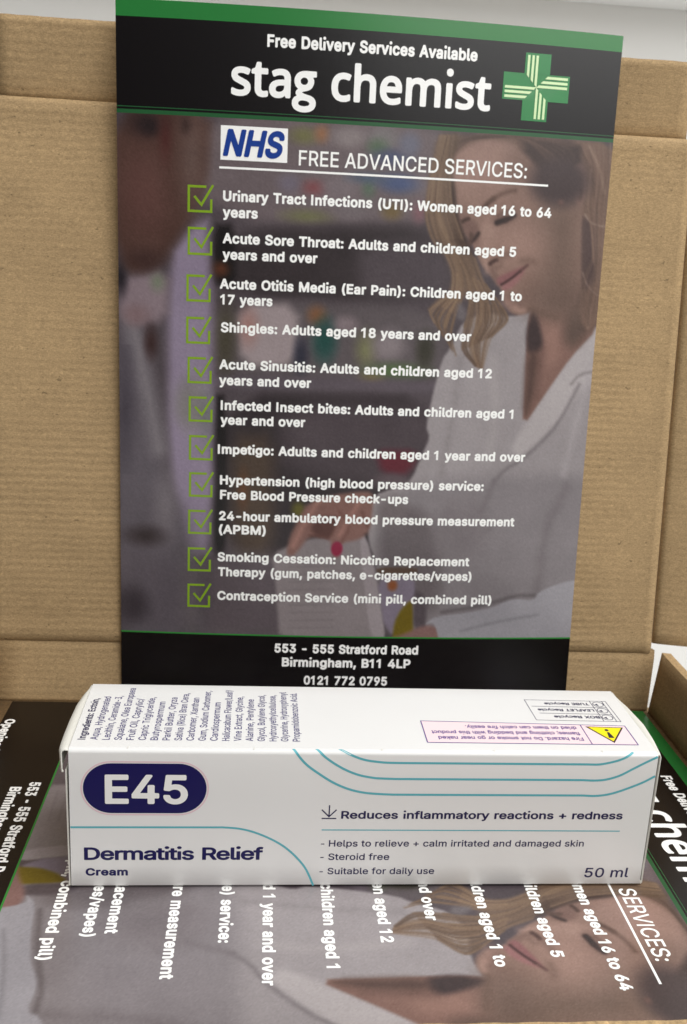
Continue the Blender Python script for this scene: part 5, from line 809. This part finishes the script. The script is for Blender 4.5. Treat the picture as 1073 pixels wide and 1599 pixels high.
def photo_print(surf, parent):
    us = np.linspace(U0, U1, NU); vs = np.linspace(V0, V1, NV)
    P = [surf(u, v, .02) for v in vs for u in us]
    F = [(j * NU + i, (j + 1) * NU + i, (j + 1) * NU + i + 1, j * NU + i + 1) for j in range(NV - 1) for i in range(NU - 1)]
    o = mesh_obj('printed_photo', P, F, PHOTO, parent, True)
    a = o.data.attributes.new('print', 'FLOAT_COLOR', 'POINT')
    col = np.ones((NV * NU, 4), np.float32); col[:, :3] = IMG.reshape(-1, 3)
    a.data.foreach_set('color', col.ravel()); return o

SERVICES = [("Urinary Tract Infections (UTI): Women aged 16 to 64", 30.7, 130.2, 53.0), ("years", 30.7, 41.0, 57.6),
 ("Acute Sore Throat: Adults and children aged 5", 30.8, 120.0, 65.0), ("years and over", 30.8, 59.1, 69.65),
 ("Acute Otitis Media (Ear Pain): Children aged 1 to", 30.1, 122.9, 78.2), ("17 years", 30.3, 46.0, 82.8),
 ("Shingles: Adults aged 18 years and over", 30.6, 107.7, 91.05), ("Acute Sinusitis: Adults and children aged 12", 30.3, 115.1, 102.2), ("years and over", 30.3, 58.5, 107.0),
 ("Infected Insect bites: Adults and children aged 1", 30.9, 123.0, 114.7), ("year and over", 30.9, 57.1, 119.2),
 ("Impetigo: Adults and children aged 1 year and over", 30.2, 128.0, 128.4),
 ("Hypertension (high blood pressure) service:", 31.0, 115.0, 138.1), ("Free Blood Pressure check-ups", 31.1, 90.7, 142.8),
 ("24-hour ambulatory blood pressure measurement", 30.9, 126.0, 149.6), ("(APBM)", 30.9, 45.7, 154.0),
 ("Smoking Cessation: Nicotine Replacement", 30.6, 111.9, 163.0), ("Therapy (gum, patches, e-cigarettes/vapes)", 30.8, 112.9, 167.9),
 ("Contraception Service (mini pill, combined pill)", 30.7, 120.1, 175.8)]
TICKS = [(20.5, 49.0, 27.5, 56.4), (20.6, 60.8, 27.6, 68.6), (20.3, 74.5, 27.3, 82.2), (20.3, 86.9, 27.3, 94.7), (20.8, 98.9, 27.9, 106.7), (21.2, 110.9, 28.3, 118.5),
 (21.4, 122.9, 28.5, 130.5), (21.5, 134.6, 28.6, 142.2), (21.3, 146.6, 28.4, 154.2), (21.3, 158.8, 28.4, 166.4), (21.3, 170.8, 28.3, 178.3)]

def leaflet(root, surf, bottom):
    # the sheet, white core
    n1, n2 = 30, 42
    P = [surf(148 * i / n1, bottom * j / n2, hh) for hh in (0, -.25) for j in range(n2 + 1) for i in range(n1 + 1)]
    m1 = (n1 + 1) * (n2 + 1); F = []
    for j in range(n2):
        for i in range(n1):
            a = j * (n1 + 1) + i; F.append((a, a + n1 + 1, a + n1 + 2, a + 1)); F.append((m1 + a, m1 + a + 1, m1 + a + n1 + 2, m1 + a + n1 + 1))
    for i in range(n1):
        F.append((i, i + 1, m1 + i + 1, m1 + i)); a = n2 * (n1 + 1) + i; F.append((a, m1 + a, m1 + a + 1, a + 1))
    for j in range(n2):
        a = j * (n1 + 1); F.append((a, m1 + a, m1 + a + n1 + 1, a + n1 + 1)); b = a + n1; F.append((b, b + n1 + 1, m1 + b + n1 + 1, m1 + b))
    mesh_obj('sheet', P, F, paper_white, root)
    photo_print(surf, root)
    dn = (0, -1)    # v runs down the page, so letters rise towards -v
    hb = band('header_band', 0, 148, 4.5, 28.55, surf, ink_black, root, .02, 60, 10)
    band('border_stripe', 0, 148, 0, 4.5, surf, ink_green, hb, .02, 60, 2)
    band('border_stripe', 0, 148, 28.05, 28.3, surf, ink_green_dark, hb, .04, 60)
    band('border_stripe', 0, 148, 28.9, 30.0, surf, ink_green_dark, hb, .02, 60)
    band('border_stripe', 0, 148, 28.55, 28.9, surf, ink_black, hb, .02, 60)
    lettering('delivery_line', 'Free Delivery Services Available', FONT_BOLD, 3.35, surf, (42.6, 10.5), ink_white, hb, 61.1, (1, 0), dn)
    lettering('shop_name', 'stag chemist', FONT_LOGO, 9.95, surf, (32.6, 23.8), ink_white, hb, 75.9, (1, 0), dn)
    cx, cy, a, L, Lv = 122.15, 16.3, 3.93, 10.2, 9.35
    cr = shape('cross_emblem', [[(cx - a, cy - Lv), (cx + a, cy - Lv), (cx + a, cy - a + .2), (cx + L, cy - a + .2), (cx + L, cy + a - .2), (cx + a, cy + a - .2), (cx + a, cy + Lv), (cx - a, cy + Lv), (cx - a, cy + a - .2), (cx - L, cy + a - .2), (cx - L, cy - a + .2), (cx - a, cy - a + .2)]], surf, ink_cross, hb, .12)
    P, F = [], []
    for rot in range(4):
        ca, sa = [(1, 0), (0, 1), (-1, 0), (0, -1)][rot]
        lim = (Lv if rot % 2 == 0 else L) - .6
        for off in (-2.85, -1.55, -.3):
            w_ = .36
            quad = [(off - w_, -lim), (off + w_, -lim), (off + w_, off + w_ - .05), (off - w_, off - w_ - .05)]
            b = len(P)
            for x, y in quad: P.append(surf(cx + x * ca - y * sa, cy + x * sa + y * ca, .18))
            F.append(orient(P, (b, b + 1, b + 2, b + 3), surf, (cx, cy)))
    mesh_obj('emblem_stripes', P, F, ink_pale, hb)
    # health service badge
    bd = band('health_badge', 29.8, 49.2, 32.05, 41.5, surf, ink_white, root, .06, 10, 5)
    lettering('badge_lettering', 'NHS', FONT_BOLD, 7.5, surf, (30.5, 40.45), ink_blue, bd, 17.8, (1, 0), dn, .14, -.03, .22)
    lettering('heading', 'FREE ADVANCED SERVICES:', FONT_PLAIN, 4.25, surf, (52.6, 42.0), ink_white, root, 68.8, (1, 0), dn)
    band('underline', 29.5, 128.4, 43.35, 43.95, surf, ink_white, root, .06, 40)
    for s, u0, u1, v in SERVICES:
        lettering('service_line', s, FONT_BOLD, 3.0, surf, (u0, v), ink_white, root, u1 - u0, (1, 0), dn)
    for x0, y0, x1, y1 in TICKS:
        fx = lambda q: x0 + (x1 - x0) * q; fy = lambda q: y0 + (y1 - y0) * q
        stroke('tick_box', [[(fx(.76), fy(.03)), (fx(.03), fy(.03)), (fx(.03), fy(.97)), (fx(.97), fy(.97)), (fx(.97), fy(.5))],
                            [(fx(.26), fy(.4)), (fx(.56), fy(.72)), (fx(1.04), fy(-.04))]], .70, surf, ink_tick, root, .06)
    fb = band('footer_band', 0, 148, 187.6, bottom, surf, ink_black, root, .02, 60, 8)
    band('border_stripe', 0, 148, 187.1, 187.6, surf, ink_green_line, fb, .05, 60)
    for s, u0, u1, v in (('553 - 555 Stratford Road', 49.5, 96.6, 193.1), ('Birmingham, B11 4LP', 52.0, 94.3, 197.8), ('0121 772 0795', 59.3, 86.8, 203.9), ('Opening Times', 12.5, 44, 208.9)):
        lettering('address_line', s, FONT_BOLD, 3.1, surf, (u0, v), ink_white, fb, u1 - u0, (1, 0), dn)

# leaflet lying in the tray: page top to the right, page left edge at the back
lie = empty('leaflet', (0.105, -0.074, 0.0))
tag(lie, 'leaflet lying flat under the white carton, its print turned sideways', 'leaflet', 'printed pharmacy leaflets')
def lie_surf(u, v, h): return ((210 - v) * MM - .105, -u * MM + .074, (.32 + h) * MM)
leaflet(lie, lie_surf, 210.0)
# leaflet standing against the lid, slightly bowed
SR = Matrix.Rotation(math.radians(.8924), 3, 'Z') @ Matrix.Rotation(math.radians(-.3632), 3, 'Y') @ Matrix.Rotation(math.radians(-2.881), 3, 'X')
stand = empty('leaflet', (0.10863, -0.00004, .0006))
tag(stand, 'glossy leaflet standing upright against the open cardboard lid, behind the white carton', 'leaflet', 'printed pharmacy leaflets')
def stand_surf(u, v, h):
    a = (u - 74) / 74; b = (105 - v) / 105
    d = -2.9093 * a * a - 1.7409 * a * b + 1.7183 * b * b - .4227 * a * a * b + .0322 * a * b * b
    q = SR @ Vector((u - 74, -d - h, 210 - v))
    return (q.x * MM, q.y * MM, (q.z + 1.83) * MM)
leaflet(stand, stand_surf, 211.9)

# ------------------------------------------------------------------ cream carton
BLn, BWd, BHt = 136.92, 34.29, 35.9
RR = 1.0
cart = empty('medicine_carton', (0.0369438, -0.0960149, 0.00045), .0072)
tag(cart, 'long white cream carton with a navy oval badge lying on the flat leaflet', 'medicine box')
def prof_pts():
    pts = [(3.2, 0), (3.0, .5), (.1, .52), (0, .66)]
    pts += [(-.0, BHt * k / 6) for k in range(1, 6)]
    pts += [(RR - RR * math.cos(t), BHt - RR + RR * math.sin(t)) for t in np.linspace(0, math.pi / 2, 9)]
    pts += [(RR + .14, BHt - .26), (RR + .32, BHt - .02)]
    pts += [(BWd * k / 6, BHt + .12 * math.sin(math.pi * k / 6)) for k in range(1, 6)]
    pts += [(BWd - .5 + .5 * math.sin(t), BHt - .5 + .5 * math.cos(t)) for t in np.linspace(0, math.pi / 2, 5)]
    pts += [(BWd, .3), (BWd - .25, 0)]
    return pts
pp = prof_pts(); npf = len(pp); NXB = 24
P = [(BLn * i / NXB * MM, y * MM, z * MM) for i in range(NXB + 1) for y, z in pp]
F = [(i * npf + k, (i + 1) * npf + k, (i + 1) * npf + (k + 1) % npf, i * npf + (k + 1) % npf) for i in range(NXB) for k in range(npf)]
F += [tuple(range(npf)), tuple(reversed([NXB * npf + k for k in range(npf)]))]
body = mesh_obj('carton_body', P, [tuple(reversed(f)) for f in F], board, cart)
for p_ in body.data.polygons: p_.use_smooth = len(p_.vertices) == 4
body.data.set_sharp_from_angle(angle=math.radians(40))
def front(x, z, h):
    zc = BHt - RR
    if z <= zc: return (x * MM, -h * MM, z * MM)
    t = min((z - zc) / RR, math.pi / 2); return (x * MM, (RR - (RR + h) * math.cos(t)) * MM, (zc + (RR + h) * math.sin(t)) * MM)
def topf(x, y, h): return (x * MM, y * MM, (BHt + .12 * math.sin(math.pi * y / BWd) + h) * MM)
def end_flap(x_sign, bulge, low):
    """bowed closing flap at an end: folded top strip, outer face, turned-in front edge"""
    X = (lambda q: -q) if x_sign < 0 else (lambda q: BLn + q)
    ys = np.linspace(.35, BWd - .5, 25); P, F = [], []
    rows = []
    for y in ys:
        b = bulge(y)
        rows.append([(.12, BHt - 1.1), (.2, BHt - .62), (max(b * .6, .3), BHt - .55), (max(b - .15, .33), BHt - .75), (max(b, .36), BHt - 1.15), (max(b * .97, .36), BHt - low), (max(b * .97 - .25, .1), BHt - low - .05)])
    m = len(rows[0])
    for y, r in zip(ys, rows): P += [(X(q) * MM, y * MM, z * MM) for q, z in r]
    for i in range(len(ys) - 1):
        for k in range(m - 1):
            a = i * m + k; f = (a, a + 1, a + m + 1, a + m); F.append(f if x_sign < 0 else tuple(reversed(f)))
    o = mesh_obj('end_flap', P, F, flap_board, cart, True)
    s = o.modifiers.new('board', 'SOLIDIFY'); s.thickness = .35 * MM; s.offset = -1
    # the dust flap behind it, down to the floor
    b0 = 1.0 if x_sign < 0 else .5
    Q = [(X(q) * MM, y * MM, z * MM) for q, y, z in ((.5 * b0, .3, BHt - low + .3), (b0 * .5 + .25, BWd / 2, BHt - low + .3), (.5 * b0, BWd - .4, BHt - low + .3), (.2, .3, .4), (.3, BWd / 2, .4), (.2, BWd - .4, .4))]
    d = mesh_obj('dust_flap', Q, [(0, 3, 4, 1), (1, 4, 5, 2)] if x_sign < 0 else [(0, 1, 4, 3), (1, 2, 5, 4)], flap_board, cart)
    s = d.modifiers.new('board', 'SOLIDIFY'); s.thickness = .35 * MM; s.offset = -1
lb = lambda y: float(np.interp(y, [0, .8, 2.2, 8, 16, 23, 29, 33.5], [1.25, 1.8, 2.15, 2.3, 2.3, 2.1, 1.3, .3]))
rb = lambda y: float(np.interp(y, [0, 1, 8, 16, 25.7, 31.7, 33.5], [.45, .75, 1.75, 2.3, 1.5, .45, .3]))
end_flap(-1, lb, 5.6); end_flap(1, rb, BHt - .8)

def stadium(x0, x1, z0, z1, grow=0.0, n=24):
    r = (z1 - z0) / 2 + grow; zc = (z0 + z1) / 2; xa, xb = x0 + (z1 - z0) / 2, x1 - (z1 - z0) / 2
    return [(xb + r * math.sin(t), zc - r * math.cos(t)) for t in np.linspace(0, math.pi, n)] + [(xa - r * math.sin(t), zc + r * math.cos(t)) for t in np.linspace(0, math.pi, n)]
bdg = shape('badge', [stadium(3.07, 30.97, 19.77, 32.5)], front, navy, cart, .03)
shape('badge_outline', [stadium(3.07, 30.97, 19.77, 32.5, .55), stadium(3.07, 30.97, 19.77, 32.5, .2)], front, rose, bdg, .03)
lettering('badge_lettering', 'E45', FONT_MID, 7.5, front, (7.97, 22.17), carton_white, bdg, 18.75, h=.06)
lettering('product_name', 'Dermatitis Relief', FONT_MID, 3.36, front, (3.05, 7.42), navy, cart, 41.4, h=.04, track=-.05)
lettering('product_form', 'Cream', FONT_BOLD, 2.0, front, (3.35, 3.25), navy, cart, 9.7, h=.04)
stroke('teal_line', [smooth_curve([(.1, 16.06), (18, 16.08), (33, 16.09), (35.16, 16.07), (38.55, 15.75), (41.98, 14.86), (46.03, 13.04), (49.56, 10.74), (52.56, 7.76), (54.71, 4.76), (56.6, .4)])], .5, front, teal, cart, .03)
def rail3(L, Rr, zl): return smooth_curve(L + [(L[-1][0] + 3, zl)], 24) + smooth_curve([(Rr[0][0] - 3, zl)] + Rr, 24)
stroke('teal_line', [rail3([(50.4, 36.6), (53.35, 32.83), (56.92, 29.98), (60.49, 27.68), (64.05, 26.14), (67.59, 25.3), (71.82, 24.95)], [(122.73, 24.75), (125.57, 25.1), (128.06, 25.82), (131.12, 27.06), (134.16, 28.49), (136.8, 30.1)], 24.85)], .56, front, teal, cart, .03)
stroke('teal_line', [rail3([(55.75, 36.6), (58.45, 34.02), (62.02, 31.63), (65.58, 30.04), (69.11, 29.25), (71.56, 29.05)], [(122.23, 28.85), (125.07, 29.16), (128.14, 30.2), (131.12, 31.96), (134.09, 33.72), (136.8, 35.2)], 28.95)], .56, front, teal, cart, .03)
stroke('teal_line', [rail3([(61.0, 36.6), (63.92, 35.03), (67.1, 33.83), (70.6, 33.3), (72.69, 33.15)], [(122.66, 33.1), (125.15, 33.56), (127.6, 34.3), (129.4, 35.2), (131.0, 36.3)], 33.1)], .56, front, teal, cart, .03)
stroke('down_arrow', [[(57.79, 18.5), (61.23, 18.5)], [(59.5, 22.0), (59.5, 18.9)], [(57.75, 20.82), (59.5, 18.98), (61.2, 20.82)]], .3, front, navy_text, cart, .03)
lettering('claim_line', 'Reduces inflammatory reactions + redness', FONT_MID, 2.05, front, (62.35, 18.45), navy_text, cart, 67.9, h=.04)
stroke('teal_line', [[(57.93, 15.45), (95, 15.35), (130.06, 15.22)]], .28, front, teal, cart, .03)
for s, x0, x1, z in (('Helps to relieve + calm irritated and damaged skin', 59.83, 121.57, 10.98), ('Steroid free', 59.85, 74.43, 7.35), ('Suitable for daily use', 59.85, 85.54, 3.45)):
    lettering('benefit_line', s, FONT_PLAIN, 1.75, front, (x0, z), navy_text, cart, x1 - x0, h=.04)
    stroke('bullet_dash', [[(57.95, z + .68), (58.75, z + .68)]], .24, front, navy_text, cart, .03)
lettering('volume_mark', '50 ml', FONT_PLAIN, 2.65, front, (122.7, 2.4), navy_text, cart, 11.0, h=.04, shear=.06)

for x_ in (13.0, 41.5, 71.0, 97.5, 123.5):      # perforation nicks along the front fold
    stroke('fold_nick', [[(x_, .55), (x_ + .1, 1.5)]], .22, topf, flap_board, cart, .05)
# print on the top face: ingredients run front to back, warnings are upside down
ING = ['Ingredients: Ectoin,', 'Aqua, Hydrogenated', 'Lecithin, Ceramide-3,', 'Squalane, Olea Europaea', 'Fruit Oil, Caprylic/', 'Capric Triglyceride,', 'Butyrospermum', 'Parkii Butter, Oryza', 'Sativa (Rice) Bran Cera,', 'Carbomer, Xanthan', 'Gum, Sodium Carbomer,', 'Cardiospermum', 'Halicacabum Flower/Leaf/', 'Vine Extract, Glycine,', 'Alanine, Pentylene', 'Glycol, Butylene Glycol,', 'Hydroxyethylcellulose,', 'Glycerine, Hydroxyphenyl', 'Propamidobenzoic Acid.']
ENDS = [25.5, 26.5, 27.0, 31.6, 25.6, 26.5, 24.0, 26.5, 29.0, 26.5, 30.6, 24.0, 31.2, 27.5, 26.0, 28.6, 28.6, 30.4, 30.0]
for k, (s, e) in enumerate(zip(ING, ENDS)):
    lettering('ingredient_line', s, FONT_MID if k == 0 else FONT_PLAIN, 1.75, topf, (3.0 + 2.735 * k, 4.45), navy_text if k == 0 else small_print, cart, e - 4.45, (0, 1), (-1, 0), .04)
wl = shape('warning_label', [[(82.3, 4.6), (133.5, 4.3), (133.5, 13.75), (82.3, 15.3)]], topf, blush, cart, .03)
stroke('label_frame', [[(82.3, 4.6), (133.5, 4.3), (133.5, 13.75), (82.3, 15.3), (82.3, 4.6)], [(122.2, 4.4), (122.2, 14.1)]], .26, topf, purple, wl, .05)
for s, x1, x0, y in (('Fire hazard. Do not smoke or go near naked', 120.8, 85.3, 7.7), ('flames; clothing and bedding with this product', 120.8, 84.1, 10.4), ('dried on them can catch fire easily.', 120.8, 92.9, 13.2)):
    lettering('warning_line', s, FONT_MID, 1.65, topf, (x1, y), purple, wl, x1 - x0, (-1, 0), (0, -1), .05)
tri = [(123.2, 13.3), (132.8, 12.9), (127.95, 5.1)]
shape('hazard_triangle', [tri], topf, dark_ink, wl, .05)
g = np.mean(tri, 0); shape('hazard_triangle', [[tuple(g + (np.array(q) - g) * .86) for q in tri]], topf, yellow, wl, .08)
shape('exclamation_mark', [[(127.35, 7.5), (128.75, 7.5), (128.3, 10.3), (127.8, 10.3)]], topf, dark_ink, wl, .11)
shape('exclamation_mark', [[(128.05 + .5 * math.cos(t), 11.35 + .55 * math.sin(t)) for t in np.linspace(0, 2 * math.pi, 13)[:-1]]], topf, dark_ink, wl, .11)
rp = stroke('recycling_panel', [[(111.8, 16.5), (133.4, 16.1), (133.2, 27.5), (111.6, 27.9), (111.8, 16.5)], [(129.1, 16.2), (128.9, 27.5)], [(132.4, 16.2), (132.2, 27.5)], [(113.6, 20.3), (132.3, 19.95)], [(112.6, 24.15), (132.3, 23.75)]], .17, topf, navy_text, cart, .03)
for s, x1, x0, y in (('BOX Recycle', 128.7, 116.9, 19.0), ('LEAFLET Recycle', 128.4, 113.7, 22.8), ('TUBE Recycle', 128.2, 116.4, 26.4)):
    lettering('recycling_line', s, FONT_MID, 1.35, topf, (x1, y), navy_text, rp, x1 - x0, (-1, 0), (0, -1), .05)
    yc = y - .75; ring = lambda r: [(130.65 + r * math.cos(t), yc + r * math.sin(t)) for t in np.linspace(0, 2 * math.pi, 21)[:-1]]
    shape('recycling_symbol', [ring(1.45), ring(1.27)], topf, navy_text, rp, .05)
    shape('recycling_symbol', [[(129.6, yc - .2), (130.6, yc - .9), (130.4, yc + .3)]], topf, navy_text, rp, .05)
